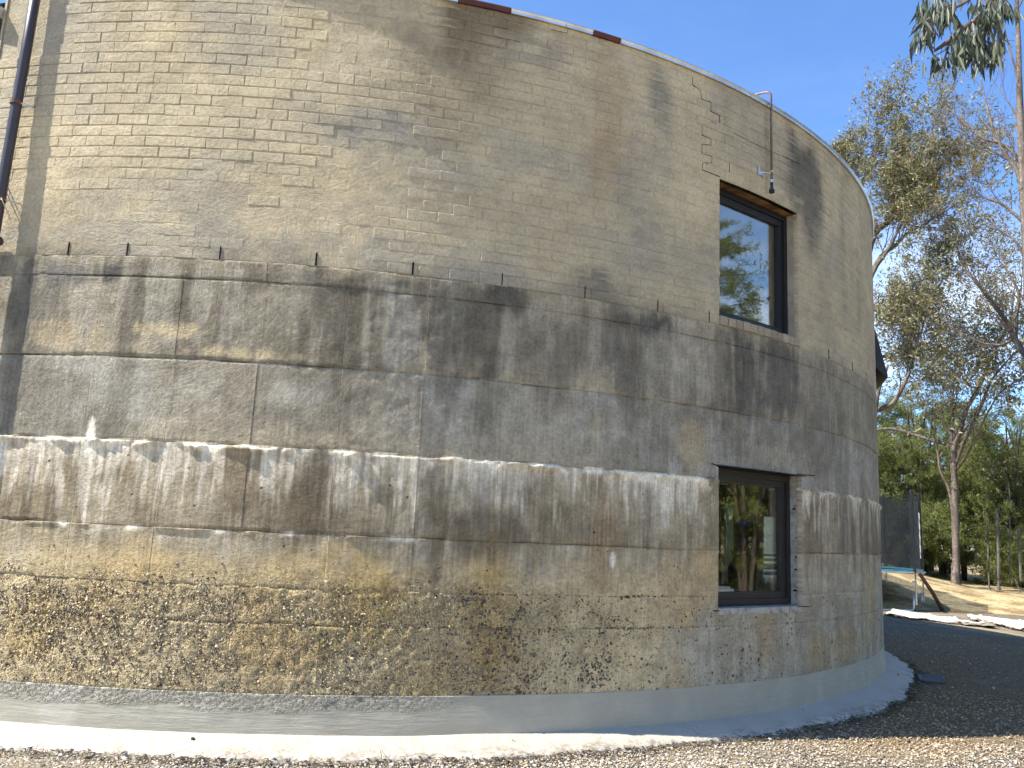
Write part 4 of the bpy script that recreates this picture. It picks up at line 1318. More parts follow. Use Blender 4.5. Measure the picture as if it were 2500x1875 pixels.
# ------------------------------------------------------------------ drain grate, fabric, stake, post
def build_grate():
    root = bpy.data.objects.new('drain_grate', None); COL.objects.link(root)
    A_, B_, C_ = gnd(2243, 1650, .02), gnd(2300, 1654, .02), gnd(2308, 1667, .02)
    root.location = A_
    root['label'] = 'small steel drain grate set in the shaded gravel'; root['category'] = 'drain grate'
    x = B_ - A_; y = C_ - B_; y[2] = 0; x[2] = 0
    a = Acc()
    def bar(p, q, w):
        d = np.array(q) - np.array(p); n_ = np.array([-d[1], d[0], 0]); n_ = n_ / np.linalg.norm(n_) * w
        P4 = [p - n_, q - n_, q + n_, p + n_]
        a.add([tuple(k) for k in P4] + [tuple(k + np.array([0, 0, .022])) for k in P4], [(3, 2, 1, 0), (4, 5, 6, 7), (0, 1, 5, 4), (1, 2, 6, 5), (2, 3, 7, 6), (3, 0, 4, 7)])
    z = np.zeros(3)
    bar(z, x, .012); bar(y, x + y, .012); bar(z - y * 0, y, .012); bar(x, x + y, .012)
    link('grate_frame', a.mesh('grate_frame', M['grate']), root)
    for k in range(1, 7):
        a = Acc(); bar(y * k / 7 + x * .03, y * k / 7 + x * .97, .010)
        link('bar', a.mesh('bar', M['grate']), root)
build_grate()

def build_fabric(name, corners, label, seed, lift):
    """draped cloth strip between four ground points (a,b near edge; c,d far edge)"""
    A_, B_, C_, D_ = [gnd(*p) for p in corners]
    nu, nv = 60, 14
    V = []
    for i in range(nu + 1):
        s = i / nu
        for j in range(nv + 1):
            t = j / nv
            p = (A_ * (1 - s) + B_ * s) * (1 - t) + (D_ * (1 - s) + C_ * s) * t
            e = .16 * (float(fbm(s * 9 + seed, 0, 200 + seed)) - .5) * (1 - t) + .16 * (float(fbm(s * 8 + seed, 5, 205 + seed)) - .5) * t
            dirn = (D_ - A_) / np.linalg.norm(D_ - A_)
            p = p + dirn * e * 2.0
            z = .015 + lift * max(0, float(fbm(s * 12 + seed, t * 2.5, 210 + seed)) - .34) * (.35 + math.sin(PI * min(1, t * .9 + .1)))
            V.append((p[0], p[1], z))
    Fc = []
    for i in range(nu):
        for j in range(nv):
            a = i * (nv + 1) + j; Fc.append((a, a + nv + 1, a + nv + 2, a + 1))
    root = link(name, mesh_from(name, V, Fc, M['fabric'], True), label=label, cat='ground sheet')
    # turned-up near edge
    E = Acc(); rows = []
    for i in range(nu + 1):
        s = i / nu; b = np.array(V[i * (nv + 1)])
        k = .03 + .10 * max(0, float(fbm(s * 7 + seed, 9, 220 + seed)) - .4) * 2
        rows.append([b + [0, 0, .002], b + [.03 * math.sin(i * .9), -.05, k * .7], b + [.05 * math.sin(i * .7), -.17, .012]])
    vv = [tuple(q) for r_ in rows for q in r_]
    ff = []
    for i in range(nu):
        for j in range(2): a = i * 3 + j; ff.append((a, a + 1, a + 4, a + 3))
    link('turned_edge', mesh_from('turned_edge', vv, ff, M['fabricback'], True), root)
build_fabric('ground_sheet', [(2150, 1502), (2440, 1538), (2405, 1524), (2190, 1491)], 'long crumpled cream ground sheet beside the trampoline', 3, .15)
build_fabric('ground_sheet', [(2372, 1516), (2560, 1556), (2560, 1525), (2360, 1502)], 'crumpled white ground sheet at the right edge near the straw bank', 8, .17)

a = Acc()
p0, p1 = at(2243, 1398, 23.4), gnd(2305, 1492)
d_ = (p0 - p1)
a.tube([p1 - [0, 0, .05], p1 + d_ * .5 + [.02, 0, 0], p0], [.055, .05, .045], 6)
link('stake', a.mesh('stake', M['wood']), label='brown timber stake leaning against the trampoline', cat='stake')

def build_fence():
    root = bpy.data.objects.new('old_fence', None); COL.objects.link(root)
    b = at(2436, 1400, 31.5); b[2] = bank_z(b[0], b[1]); root.location = b
    root['label'] = 'weathered fence post with one rail standing in the scrub'; root['category'] = 'fence'
    t_ = at(2434, 1240, 31.5)
    a = Acc(); a.tube([(0, 0, -.1), tuple((t_ - b) * .5 + [.02, 0, 0]), tuple(t_ - b)], [.05, .045, .042], 7)
    link('post', a.mesh('post', M['greywood']), root)
    q0, q1 = at(2437, 1302, 31.5), at(2488, 1307, 31.9)
    a = Acc(); a.tube([tuple(q0 - b), tuple((q0 + q1) / 2 - b), tuple(q1 - b)], .032, 6); link('rail', a.mesh('rail', M['greywood']), root)
    q0, q1 = at(2487, 1290, 31.9), at(2489, 1350, 31.9)
    a = Acc(); a.tube([tuple(q0 - b), tuple(q1 - b - [0, 0, .9])], .045, 6); link('post', a.mesh('post', M['greywood']), root)
build_fence()

# ------------------------------------------------------------------ trampoline
def build_trampoline():
    root = bpy.data.objects.new('trampoline', None); COL.objects.link(root)
    c = at(2066, 1487, 24.6); c[2] = 0.0; root.location = c
    root['label'] = 'round trampoline with black safety net and silver legs'; root['category'] = 'trampoline'
    r = 1.93; zf = .95; zt = 2.98
    def ringm(name, r_, z, rad, mat, n=64):
        V = []; Fc = []; m_ = 8
        for i in range(n):
            t = 2 * PI * i / n
            for k in range(m_):
                q = 2 * PI * k / m_; rr = r_ + rad * math.cos(q)
                V.append((rr * math.sin(t), -rr * math.cos(t), z + rad * math.sin(q)))
        for i in range(n):
            for k in range(m_):
                a = i * m_ + k; b = i * m_ + (k + 1) % m_; c_ = ((i + 1) % n) * m_ + k; d_ = ((i + 1) % n) * m_ + (k + 1) % m_
                Fc.append((a, c_, d_, b))
        link(name, mesh_from(name, V, Fc, mat, True), root)
    ringm('frame_ring', r, zf, .028, M['galv'])
    # pad and mat
    n = 64
    def disc(name, r0, r1, z0, z1, mat):
        V = []; Fc = []
        for i in range(n):
            t = 2 * PI * i / n
            w = .02 * math.sin(i * 2.3)
            V += [(r0 * math.sin(t), -r0 * math.cos(t), z0), (r1 * math.sin(t), -r1 * math.cos(t), z0 + w), (r1 * math.sin(t), -r1 * math.cos(t), z1), (r0 * math.sin(t), -r0 * math.cos(t), z1)]
        for i in range(n):
            a = i * 4; b = ((i + 1) % n) * 4
            for k in range(4): Fc.append((a + k, b + k, b + (k + 1) % 4, a + (k + 1) % 4))
        link(name, mesh_from(name, V, Fc, mat), root)
    disc('edge_pad', r - .34, r - .02, zf + .02, zf + .06, M['pad'])
    V = [(0, 0, zf + .02)] + [((r - .3) * math.sin(2 * PI * k / 48), -(r - .3) * math.cos(2 * PI * k / 48), zf + .025) for k in range(48)]
    link('jumping_mat', mesh_from('jumping_mat', V, [(0, 1 + k, 1 + (k + 1) % 48) for k in range(48)], M['foam']), root)
    # net: scalloped top between eight poles
    npole = 8; ph0 = .43
    poles = [ph0 + 2 * PI * k / npole for k in range(npole)]
    V = []; Fc = []; N = 160; H = 12
    for i in range(N):
        t = ph0 + 2 * PI * i / N
        f = (i / N * npole) % 1.0
        sag = .16 * math.sin(PI * f) ** .8
        pull = .06 * math.sin(PI * f)
        for k in range(H + 1):
            h = k / H
            rr = r - .08 - pull * (0.3 + .7 * h) + .012 * math.sin(i * 1.9 + k)
            V.append((rr * math.sin(t), -rr * math.cos(t), zf + .05 + (zt - sag - zf - .05) * h))
    for i in range(N):
        for k in range(H):
            a = i * (H + 1) + k; b = ((i + 1) % N) * (H + 1) + k
            Fc.append((a, b, b + 1, a + 1))
    link('safety_net', mesh_from('safety_net', V, Fc, M['net'], True), root)
    for p in poles:
        s, c_ = math.sin(p), -math.cos(p)
        a = Acc(); a.tube([((r + .02) * s, (r + .02) * c_, zf + .0), ((r + .0) * s, (r + .0) * c_, zt + .06)], .038, 10)
        link('pole', a.mesh('pole', M['foam']), root)
        a = Acc(); a.tube([((r + .03) * s, (r + .03) * c_, .16), ((r + .03) * s, (r + .03) * c_, zf + .15)], .021, 8)
        link('lower_pole', a.mesh('lower_pole', M['galv']), root)
        for z in (.38, .72):
            a = Acc(); a.tube([((r + .05) * s, (r + .05) * c_, z), ((r - .05) * s, (r - .05) * c_, z)], .02, 6)
            link('clamp', a.mesh('clamp', M['galv']), root)
    # W legs: pairs of uprights joined by a tube along the ground
    for k in range(4):
        p0 = ph0 + 2 * PI * (2 * k) / npole - .03; p1 = ph0 + 2 * PI * (2 * k - 1) / npole + .03
        pts = []
        def P(t, z): return ((r) * math.sin(t), -(r) * math.cos(t), z)
        pts = [P(p0, zf), P(p0, .5), P(p0, .2)]
        for q in range(1, 5): pts.append(P(p0 + (p1 - p0) * .02 * q * q / 4, .2 - .17 * math.sin(q / 4 * PI / 2)))
        for q in range(1, 8): pts.append(P(p0 + (p1 - p0) * (.1 + .8 * q / 8), .03))
        for q in range(4, 0, -1): pts.append(P(p1 - (p1 - p0) * .02 * q * q / 4, .2 - .17 * math.sin(q / 4 * PI / 2)))
        pts += [P(p1, .2), P(p1, .5), P(p1, zf)]
        a = Acc(); a.tube(pts, .024, 8)
        link('leg', a.mesh('leg', M['galv'], True), root)
    # lacing at the net door
    a = Acc(); p = poles[1] - .16
    pts = [((r - .07) * math.sin(p + .02 * math.sin(k * 1.9)), -(r - .07) * math.cos(p + .02 * math.sin(k * 1.9)), zf + .35 + k * .085) for k in range(15)]
    a.tube(pts, .014, 5)
    link('lacing', a.mesh('lacing', M['white']), root)
build_trampoline()

# ------------------------------------------------------------------ trees
def leaves_mesh(P, Dv, Ln, Wd, cols, seed, curl=.15):
    """leaves as folded lance shapes: 5 verts, 4 tris each"""
    rg = np.random.default_rng(seed); n = len(P)
    Dv = Dv / (np.linalg.norm(Dv, axis=1, keepdims=True) + 1e-9)
    rnd = rg.normal(0, 1, (n, 3)); S = np.cross(Dv, rnd); S /= np.linalg.norm(S, axis=1, keepdims=True) + 1e-9
    Nn = np.cross(Dv, S)
    L_ = Ln[:, None]; W_ = Wd[:, None]
    m_ = P + Dv * L_ * .42 + Nn * L_ * curl * .5
    v = np.stack([P, m_ + S * W_, P + Dv * L_ + Nn * L_ * rg.uniform(-curl, curl, (n, 1)), m_ - S * W_], 1)
    f = (np.array([[0, 1, 2], [0, 2, 3]])[None] + (np.arange(n) * 4)[:, None, None]).reshape(-1, 3)
    return v.reshape(-1, 3), f, np.repeat(cols, 4, 0)

class Tree:
    def __init__(s, seed):
        s.rg = np.random.default_rng(seed); s.acc = Acc(); s.tw = Acc(); s.tips = []; s.pyr = random.Random(seed)
    def limb(s, pts, r0, r1, n=8, thick=True):
        pts = [np.array(p, float) for p in pts]
        # smooth
        out = []
        for i in range(len(pts) - 1):
            p0 = pts[max(i - 1, 0)]; p1 = pts[i]; p2 = pts[i + 1]; p3 = pts[min(i + 2, len(pts) - 1)]
            for k in range(3):
                t = k / 3
                out.append(.5 * ((2 * p1) + (-p0 + p2) * t + (2 * p0 - 5 * p1 + 4 * p2 - p3) * t * t + (-p0 + 3 * p1 - 3 * p2 + p3) * t ** 3))
        out.append(pts[-1])
        rr = np.linspace(r0, r1, len(out)) * s.rg.uniform(.93, 1.07, len(out))
        (s.acc if thick else s.tw).tube(out, list(rr), n)
        return out, rr
    def branch(s, p, d, ln, r, lvl, up=.25, wild=.35, kids=4, spread=.7, lmin=0):
        segs = 5 if lvl > 1 else 4
        pts = [np.array(p, float)]; d = np.array(d, float); d /= np.linalg.norm(d)
        for i in range(segs):
            d = d + s.rg.normal(0, wild * .4, 3) + np.array([0, 0, up * .25]); d /= np.linalg.norm(d)
            pts.append(pts[-1] + d * ln / segs)
        rr = [r * (1 - .75 * i / segs) for i in range(segs + 1)]
        (s.acc if lvl > 2 else s.tw).tube(pts, rr, 5 if lvl > 2 else (4 if lvl > 1 else 3), cap=False)
        if lvl <= lmin:
            s.tips.append((pts, d)); return
        nk = kids + s.pyr.choice((-1, 0, 1))
        for k in range(max(2, nk)):
            f = .3 + .7 * (k + s.pyr.random()) / nk
            i = min(int(f * segs), segs - 1); q = pts[i] * (1 - (f * segs - i)) + pts[i + 1] * (f * segs - i) if i < segs else pts[-1]
            dd = (pts[i + 1] - pts[i]); dd = dd / np.linalg.norm(dd) + s.rg.normal(0, spread, 3)
            s.branch(q, dd, ln * s.pyr.uniform(.5, .75), rr[i] * .55, lvl - 1, up, wild, kids, spread, lmin)
        s.branch(pts[-1], d, ln * .6, rr[-1], lvl - 1, up, wild, kids, spread, lmin)

GUMC = np.array([(.17, .165, .06), (.21, .195, .08), (.26, .23, .09), (.11, .12, .055), (.28, .24, .11), (.21, .165, .10), (.17, .175, .10)])

def tip_leaves(tips, per, rg, L0, L1, w, droop, cols, jit=.1):
    k = rg.poisson(per * rg.gamma(.8, 1 / .8, len(tips))); n = int(k.sum())
    m_ = min(len(t[0]) for t in tips)
    A = np.array([[p for p in t[0][-m_:]] for t in tips]); Dd = np.array([t[1] for t in tips])
    idx = np.repeat(np.arange(len(tips)), k)
    f = rg.uniform(.1, 1, n) * (m_ - 1); i = np.minimum(f.astype(int), m_ - 2); f = (f - i)[:, None]
    P = A[idx, i] * (1 - f) + A[idx, i + 1] * f + rg.normal(0, jit, (n, 3))
    Dv = Dd[idx] * .5 + rg.normal(0, .55, (n, 3)) + np.array([0, 0, -droop])
    Ln = rg.uniform(L0, L1, n)
    c = cols[rg.integers(0, len(cols), n)] * rg.uniform(.7, 1.25, (n, 1))
    return leaves_mesh(P, Dv, Ln, Ln * w, c, int(rg.integers(1e6)))

def finish_tree(name, tree, base, label, leafset, group=None, bark='gum', leafmat='leaf'):
    root = bpy.data.objects.new(name, None); COL.objects.link(root); root.location = base
    root['label'] = label; root['category'] = 'tree'
    if group: root['group'] = group
    def loc(vs): return np.asarray(vs) - np.asarray(base)
    t = link('trunk', mesh_from('trunk', loc(tree.acc.v), tree.acc.f, M[bark], True), root)
    if tree.tw.v: link('twigs', mesh_from('twigs', loc(tree.tw.v), tree.tw.f, M['twig' if bark == 'gum' else bark]), root, kind='stuff')
    if leafset is not None:
        v, f, c = leafset
        link('crown', mesh_from('crown', loc(v), f, M[leafmat], False, c), root)
    return root

def pxl(lst, dist):
    return [at(p[0], p[1], dist + (p[2] if len(p) > 2 else 0)) for p in lst]

# gum tree with the forked trunk
def gum_fork():
    T = Tree(21); D0 = 33.0
    base = at(2335, 1437, D0); base[2] = bank_z(base[0], base[1])
    T.limb([base - [0, 0, .2]] + pxl([(2334, 1350), (2332, 1250), (2331, 1190), (2327, 1130)], D0), .125, .105, 12)
    T.limb([base + [0, 0, .0] - [0, 0, .2], base + [0, 0, .6]], .18, .125, 12)
    limbs = [
        ([(2328, 1150), (2328, 1095), (2345, 1050), (2358, 1000), (2385, 955, .6), (2412, 895, 1), (2440, 835, 1.2), (2470, 780, 1.5)], .20, .07),
        ([(2329, 1140), (2350, 1085), (2375, 1035, -.4), (2398, 985, -.8), (2420, 930, -1.2), (2460, 880, -1.5)], .17, .05),
        ([(2325, 1118), (2324, 1070), (2327, 1010), (2330, 965)], .12, .03),
        ([(2326, 1090), (2290, 1078, .2), (2245, 1066, .5), (2205, 1052, .9), (2170, 1046, 1.3), (2120, 1050, 1.8), (2070, 1030, 2.5)], .13, .06),
        ([(2333, 1150), (2362, 1110, -1), (2385, 1060, -1.5), (2405, 1020, -2), (2440, 960, -2.4), (2480, 930, -2.6)], .09, .03),
        ([(2330, 1290), (2318, 1200), (2296, 1150), (2290, 1110), (2280, 1060), (2269, 1012)], .11, .03),
        ([(2293, 1118), (2308, 1095), (2322, 1078)], .05, .04),
        ([(2280, 1020), (2310, 985), (2345, 950), (2365, 935)], .03, .012),
        ([(2368, 1090), (2395, 1066), (2440, 1062), (2500, 1058)], .03, .012),
        ([(2190, 1042, 1), (2215, 1060, 1), (2228, 1095, 1.2)], .05, .02)]
    for k, (l, a, b) in enumerate(limbs):
        out, rr = T.limb(pxl(l, D0), a * .55, b * .6, 8)
        if k in (5, 6, 7, 8, 9):
            continue
        for i in range(3, len(out), 2):
            if k == 3 and i % 4: continue
            d = out[min(i + 1, len(out) - 1)] - out[i - 1]; d = d / np.linalg.norm(d) + T.rg.normal(0, .75, 3) + [0, 0, .25]
            T.branch(out[i], d, T.rg.uniform(1.4, 2.8), rr[i] * .42, 3, .5, .45, 4, .75)
        T.branch(out[-1], out[-1] - out[-3], 2.8, rr[-1] * .8, 3, .4, .45, 4, .75)
    rg = np.random.default_rng(22)
    lv = tip_leaves(T.tips, 5.4, rg, .09, .18, .17, .25, GUMC, .10)
    finish_tree('gum_tree', T, base, 'forked gum tree with bare pale trunk behind the straw bank', lv)

def gum_hidden():
    T = Tree(31); D0 = 29.0
    base = at(2035, 1430, D0); base[2] = bank_z(base[0], base[1])
    T.limb([base - [0, 0, .2]] + pxl([(2040, 1250), (2045, 1050), (2050, 900)], D0), .26, .2, 12)
    limbs = [
        ([(2048, 960), (2080, 800), (2110, 660), (2135, 572), (2165, 545), (2183, 520), (2190, 470), (2205, 440), (2222, 410)], .24, .05),
        ([(2050, 920), (2085, 800, -.5), (2120, 690, -.5), (2150, 628, -.6), (2185, 600, -.6), (2215, 570, -.8), (2260, 545, -1), (2310, 515, -1)], .18, .035),
        ([(2045, 1000), (2095, 760, -1), (2132, 665, -1), (2158, 625, -1), (2180, 590, -1.2), (2210, 520, -1.4), (2245, 450, -1.5)], .14, .03),
        ([(2045, 1080), (2090, 930, 1), (2140, 874, 1), (2190, 873, 1), (2215, 858, 1), (2245, 825, 1), (2262, 760, 1.2), (2290, 700, 1.5)], .13, .03),
        ([(2045, 1120), (2100, 1030, -1), (2142, 1001, -1), (2178, 986, -1), (2198, 955, -1), (2218, 915, -1), (2232, 870, -1.1), (2240, 830, -1.2)], .16, .05),
        ([(2050, 900), (2075, 640), (2098, 480), (2112, 430), (2130, 390)], .2, .04),
        ([(2138, 1000, -1.2), (2146, 950, -1.2), (2160, 915, -1.2), (2168, 890, -1.3)], .10, .05)]
    for k, (l, a, b) in enumerate(limbs):
        out, rr = T.limb(pxl(l, D0), a * .62, b * .7, 8)
        if k == 6: continue
        for i in range(len(out) // 2 - 1, len(out), 1):
            d = out[min(i + 1, len(out) - 1)] - out[i - 1]; d = d / np.linalg.norm(d) + T.rg.normal(0, .7, 3) + [0, 0, .3]
            T.branch(out[i], d, T.rg.uniform(.9, 1.9), min(rr[i] * .42, .05), 3, .55, .4, 4, .65)
        T.branch(out[-1], out[-1] - out[-3], 1.8, rr[-1] * .8, 3, .5, .4, 4, .65)
    rg = np.random.default_rng(32)
    lv = tip_leaves(T.tips, 4.6, rg, .09, .18, .16, .1, np.concatenate([GUMC, [(.22, .19, .08), (.19, .14, .09), (.24, .22, .11)]]), .06)
    finish_tree('gum_tree', T, base, 'broad leafy gum tree rising from behind the round house', lv)

def gum_bare():
    T = Tree(41); D0 = 23.0
    base = at(2545, 1470, D0); base[2] = bank_z(base[0], base[1])
    T.limb([base - [0, 0, .2]] + pxl([(2540, 1250), (2530, 1000), (2522, 860), (2512, 640), (2503, 500), (2497, 400), (2490, 260), (2487, 120), (2480, -60)], D0), .21, .04, 10)
    limbs = [
        ([(2508, 600), (2490, 440), (2468, 395), (2440, 352), (2420, 300, .5), (2405, 240, .8), (2395, 190, 1)], .085, .014, 2),
        ([(2494, 400), (2470, 370), (2440, 350), (2405, 340), (2375, 320, .3), (2345, 290, .5), (2310, 262, .8)], .055, .012, 2),
        ([(2465, 392), (2430, 372), (2395, 365), (2355, 352, -.3)], .03, .010, 2),
        ([(2515, 560), (2480, 525), (2450, 500), (2420, 488), (2398, 480), (2370, 450)], .06, .015, 1),
        ([(2524, 890), (2500, 862), (2478, 828), (2450, 775, -.5), (2420, 735, -.8), (2385, 690, -1), (2350, 650, -1), (2335, 600, -1.2)], .12, .025, 3),
        ([(2478, 828), (2482, 770), (2488, 720), (2470, 680), (2445, 640)], .08, .02, 3),
        ([(2476, 826), (2445, 842), (2400, 838), (2360, 820), (2330, 805), (2305, 780)], .055, .015, 3),
        ([(2490, 300), (2470, 262), (2450, 235), (2420, 190, .4)], .03, .009, 2),
        ([(2488, 200), (2465, 120), (2450, 60), (2440, 0)], .04, .012, 2),
        ([(2520, 660), (2480, 590), (2450, 570), (2420, 545), (2390, 500)], .05, .012, 3)]
    for (l, a, b, lv_) in limbs:
        out, rr = T.limb(pxl(l, D0), a * .75, b * .75, 7)
        for i in range(4, len(out), 1):
            d = out[min(i + 1, len(out) - 1)] - out[i - 1]; d = d / np.linalg.norm(d) + T.rg.normal(0, .55, 3) + [0, 0, .25]
            T.branch(out[i], d, T.rg.uniform(.7, 1.5), min(max(rr[i] * .35, .007), .02), 2, .5, .35, 3, .5)
    rg = np.random.default_rng(42)
    low = [t for t in T.tips if t[0][0][2] < 9.0]; hi = [t for t in T.tips if t[0][0][2] >= 9.0]
    a_ = tip_leaves(low, 2.6, rg, .07, .14, .17, .4, GUMC, .08)
    b_ = tip_leaves(hi, .45, rg, .06, .11, .16, .4, GUMC * .7, .05)
    v = np.concatenate([a_[0], b_[0]]); f = np.concatenate([a_[1], b_[1] + len(a_[0])]); c = np.concatenate([a_[2], b_[2]])
    finish_tree('gum_tree', T, base, 'half bare gum tree with purplish twigs at the right edge', (v, f, c))

def gum_spray():
    """tree standing just right of the camera's view; its lowest branch hangs into the top right corner"""
    T = Tree(51)
    base = np.array([12.8, 9.4, -.05])
    T.limb([base, base + [.1, 0, 2], base + [-.2, .1, 4.5], base + [-.6, .2, 7], base + [-.5, .3, 10]], .26, .09, 12)
    fork = base + np.array([-.3, .12, 5.2])
    e = pxl([(2560, -180, 1.5), (2470, -40, .4), (2400, 40), (2355, 70), (2310, 105), (2280, 125)], 6.9)
    T.limb([fork, fork * .5 + e[0] * .5 + [0, 0, .5]] + e, .09, .008, 8)
    e2 = pxl([(2400, -20, .2), (2330, 20), (2300, 10), (2280, 40), (2250, 55), (2235, 68)], 6.7)
    T.limb([e[1]] + e2, .016, .004, 5, False)
    e3 = pxl([(2345, 75), (2330, 95), (2310, 120), (2285, 135), (2270, 145)], 6.9)
    T.limb(e3, .007, .003, 4, False)
    e4 = pxl([(2470, -40), (2460, 0), (2450, 40), (2445, 60)], 7.0)
    T.limb(e4, .009, .003, 4, False)
    e5 = pxl([(2560, -60), (2500, -5), (2490, 15), (2482, 20)], 6.8)
    T.limb(e5, .009, .003, 4, False)
    rg = np.random.default_rng(52)
    P, Dv = [], []
    def cluster(px, py, n, sx, sy, dist):
        for _ in range(n):
            q = at(px + rg.normal(0, sx), py + rg.normal(0, sy), dist + rg.normal(0, .22))
            P.append(q); Dv.append(np.array([rg.normal(0, .22), rg.normal(0, .22), -1.0]))
    for (px, py, n, sx, sy) in [(2250, 15, 26, 9, 14), (2275, 30, 46, 14, 22), (2300, 20, 50, 14, 25), (2258, 75, 34, 12, 14), (2240, 85, 14, 6, 8), (2320, 25, 30, 10, 20),
                                (2345, 85, 60, 13, 20), (2360, 110, 60, 14, 20), (2385, 100, 55, 13, 22), (2400, 120, 40, 10, 20), (2425, 118, 44, 7, 15), (2330, 130, 30, 9, 14), (2313, 135, 12, 4, 6),
                                (2280, 140, 14, 8, 8), (2400, 10, 55, 18, 20), (2430, 20, 60, 16, 20), (2405, 35, 34, 12, 14), (2450, 5, 22, 8, 10), (2482, 25, 10, 7, 8), (2440, 90, 14, 4, 8), (2375, 70, 26, 12, 12), (2253, 150, 1, 1, 1), (2298, 152, 1, 1, 1)]:
        cluster(px, py, n, sx, sy, 6.9)
    # connect clusters with thin twigs
    for (a_, b_) in [((2300, 110), (2290, 150)), ((2355, 70), (2350, 120)), ((2385, 50), (2390, 110)), ((2400, 40), (2425, 110)), ((2330, 20), (2320, 60)), ((2280, 40), (2270, 70)), ((2430, 0), (2425, 40)), ((2370, 60), (2365, 130))]:
        T.limb(pxl([a_, ((a_[0] + b_[0]) / 2 + 3, (a_[1] + b_[1]) / 2), b_], 6.9), .004, .002, 4, False)
    # rest of the crown, out of the frame but seen in the windows
    for k in range(9):
        p = base + np.array([-.3, .1, 4.5 + k * .6]); an = rg.uniform(0, 2 * PI)
        d = np.array([abs(math.cos(an)) + .2, -abs(math.sin(an)), .5])
        T.branch(p, d, rg.uniform(1.6, 2.6), .05, 2, .2, .4, 4, .7)
    n = len(P); Ln = rg.uniform(.10, .19, n)
    c = (GUMC * np.array([.45, .56, .75]))[rg.integers(0, len(GUMC), n)] * rg.uniform(.6, 1.2, (n, 1))
    v1, f1, c1 = leaves_mesh(np.array(P), np.array(Dv), Ln, Ln * .085, c, 53, .22)
    v2, f2, c2 = tip_leaves(T.tips, 9, rg, .10, .18, .12, .8, GUMC, .1)
    finish_tree('gum_tree', T, base, 'near gum tree whose drooping long leaves hang into the top right corner', (np.concatenate([v1, v2]), np.concatenate([f1, f2 + len(v1)]), np.concatenate([c1, c2])))

gum_fork(); gum_hidden(); gum_bare(); gum_spray()

# tea tree scrub: three shapes, copied
TEAC = np.array([(.14, .175, .04), (.18, .22, .05), (.22, .26, .06), (.09, .115, .035), (.16, .15, .05), (.25, .28, .085)])
def tea_shape(seed, h, w, n_pl=210):
    T = Tree(seed); rg = T.rg
    for k in range(4):
        an = rg.uniform(0, 2 * PI); s = rg.uniform(.1, .5)
        T.limb([np.array([s * .4 * math.cos(an), s * .4 * math.sin(an), -.2]), np.array([s * math.cos(an), s * math.sin(an), h * .3]), np.array([s * 1.8 * math.cos(an), s * 1.8 * math.sin(an), h * .62]), np.array([s * 2.0 * math.cos(an + .4), s * 2.0 * math.sin(an + .4), h * .95])], .085, .02, 6)
    tips = []
    for k in range(n_pl):
        f = rg.beta(1.5, 1.15); z = h * (.05 + .95 * f)
        rad = w * (1 - .62 * f ** 1.7) * math.sqrt(rg.uniform(.15, 1)); an = rg.uniform(0, 2 * PI)
        c = np.array([rad * math.cos(an), rad * math.sin(an), z])
        d = np.array([math.cos(an), math.sin(an), rg.uniform(-.1, .9)]); d /= np.linalg.norm(d)
        L_ = rg.uniform(.5, 1.1)
        pts = [c, c + d * L_ * .35, c + d * L_ * .7 + [0, 0, -.04], c + d * L_ + [0, 0, -.14]]
        T.tw.tube(pts, [.012, .009, .006, .003], 3, False)
        for q in range(6):
            dd = d + rg.normal(0, .55, 3); dd /= np.linalg.norm(dd)
            b = pts[1 + q % 3]
            pp = [b, b + dd * .18, b + dd * .34 + [0, 0, -.03]]
            T.tw.tube(pp, [.005, .004, .002], 3, False)
            tips.append((pp, dd))
        tips.append((pts, d))
    lv = tip_leaves(tips, 30, rg, .05, .11, .12, .05, TEAC, .06)
    mt = mesh_from('trunk', T.acc.v, T.acc.f, M['teabark'], True)
    mw = mesh_from('twigs', T.tw.v, T.tw.f, M['teabark'])
    mc = mesh_from('crown', lv[0], lv[1], M['tealeaf'], False, lv[2])
    return mt, mw, mc
TEA = [tea_shape(61, 6.2, 1.7), tea_shape(62, 7.4, 1.9), tea_shape(63, 4.6, 1.6), tea_shape(64, 2.2, 1.2), tea_shape(65, 12.8, 2.7, 520)]
TEA_GROUP = 'green tea trees in the scrub behind the bank'
def place_tea(k, x, y, s, rz, label, group=TEA_GROUP):
    root = bpy.data.objects.new('tea_tree', None); COL.objects.link(root)
    root.location = (x, y, bank_z(x, y) - .03); root.rotation_euler = (0, 0, rz); root.scale = (s, s, s)
    root['label'] = label; root['category'] = 'tree'; root['group'] = group
    for nm, me in zip(('trunk', 'twigs', 'crown'), TEA[k]):
        link(nm, me, root, kind='stuff' if nm == 'twigs' else None)
rg = np.random.default_rng(77)
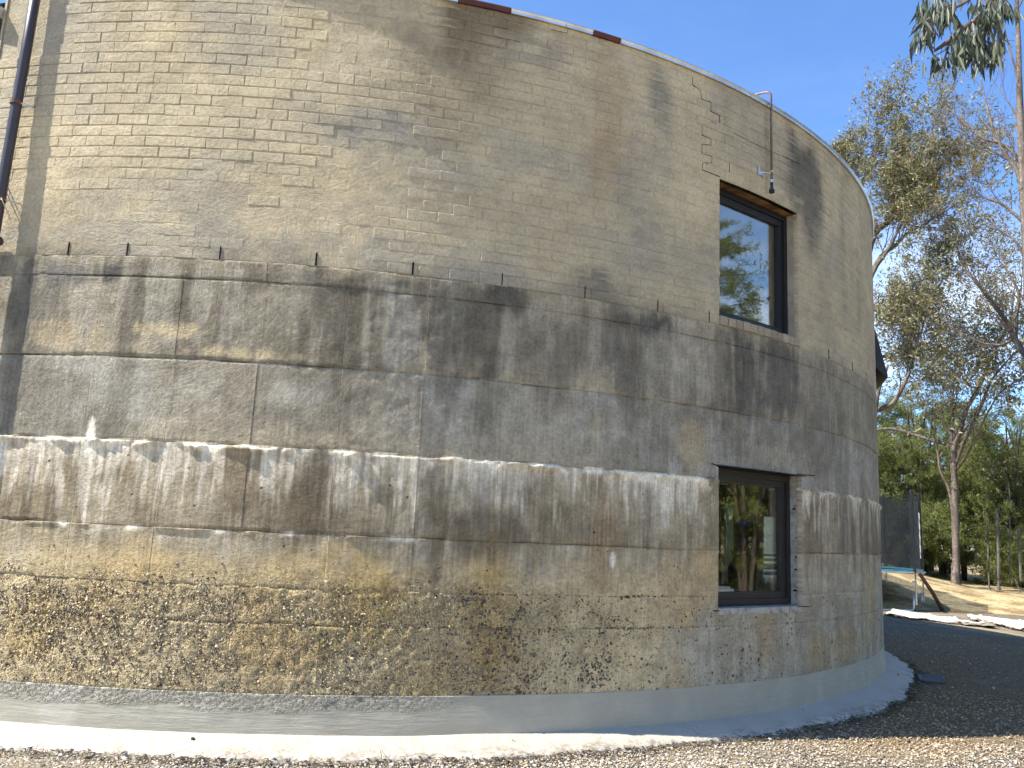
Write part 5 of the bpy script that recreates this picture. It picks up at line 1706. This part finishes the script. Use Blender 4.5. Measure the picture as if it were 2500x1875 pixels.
LAB = ['tall feathery green tea tree in the dense scrub behind the bank', 'tallest feathery tea tree in the dense scrub behind the bank', 'mid height green tea tree in the scrub behind the bank', 'low bright green tea tree bush at the edge of the scrub']
for row, (dist, n, ks) in enumerate([(35.2, 9, (3, 2, 3)), (37.5, 10, (0, 2, 0)), (40.5, 10, (1, 0, 1)), (44.0, 10, (1, 1, 0))]):
    for i in range(n):
        az = .50 + (.36 * (i + rg.uniform(.1, .9)) / n)
        d = dist + rg.normal(0, .6)
        if row == 0 and .635 < az < .70: continue
        k = ks[i % 3]
        place_tea(k, d * math.sin(az), d * math.cos(az), rg.uniform(.8, 1.1), rg.uniform(0, 2 * PI), LAB[k])
# scrub on the right-hand side that shows in the window glass
place_tea(4, 24.8, 2.0, 1.0, 1.1, 'very tall feathery tree right of the yard, mirrored in the upper window', 'tea trees mirrored in the windows')
for i in range(18):
    az = 1.05 + .62 * (i + rg.uniform(.1, .9)) / 18; d = rg.uniform(19, 23)
    if i % 2: d += 5
    place_tea((0, 1, 2, 0)[i % 4], d * math.sin(az), d * math.cos(az), rg.uniform(.9, 1.2), rg.uniform(0, 2 * PI), 'green tea tree right of the yard, mirrored in the window glass', 'tea trees mirrored in the windows')

# dry fallen sticks along the foot of the scrub
for k, (a_, b_, r_) in enumerate([((2390, 1435), (2500, 1470), .03), ((2425, 1425), (2460, 1465), .02), ((2470, 1410), (2496, 1460), .025), ((2330, 1080), (2345, 1060), .02), ((2440, 1010), (2485, 1120), .02), ((2455, 1160), (2470, 1250), .018), ((2405, 1240), (2415, 1440), .03), ((2462, 1250), (2465, 1420), .022)]):
    p, q = at(*a_, 31.8), at(*b_, 31.8)
    a = Acc(); m_ = (p + q) / 2 + np.array([.05, .02, .08])
    a.tube([p, p * .5 + m_ * .5 + [.03, 0, .04], m_, q], [r_ * .5, r_ * .8, r_, r_], 5)
    link('dead_stick', a.mesh('dead_stick', M['greywood']), label='thin pale dead stick standing among the scrub' if k > 2 else 'pale dead stick lying at the foot of the scrub', cat='stick', group='dead sticks in the scrub' if k > 2 else 'dead sticks at the foot of the scrub')
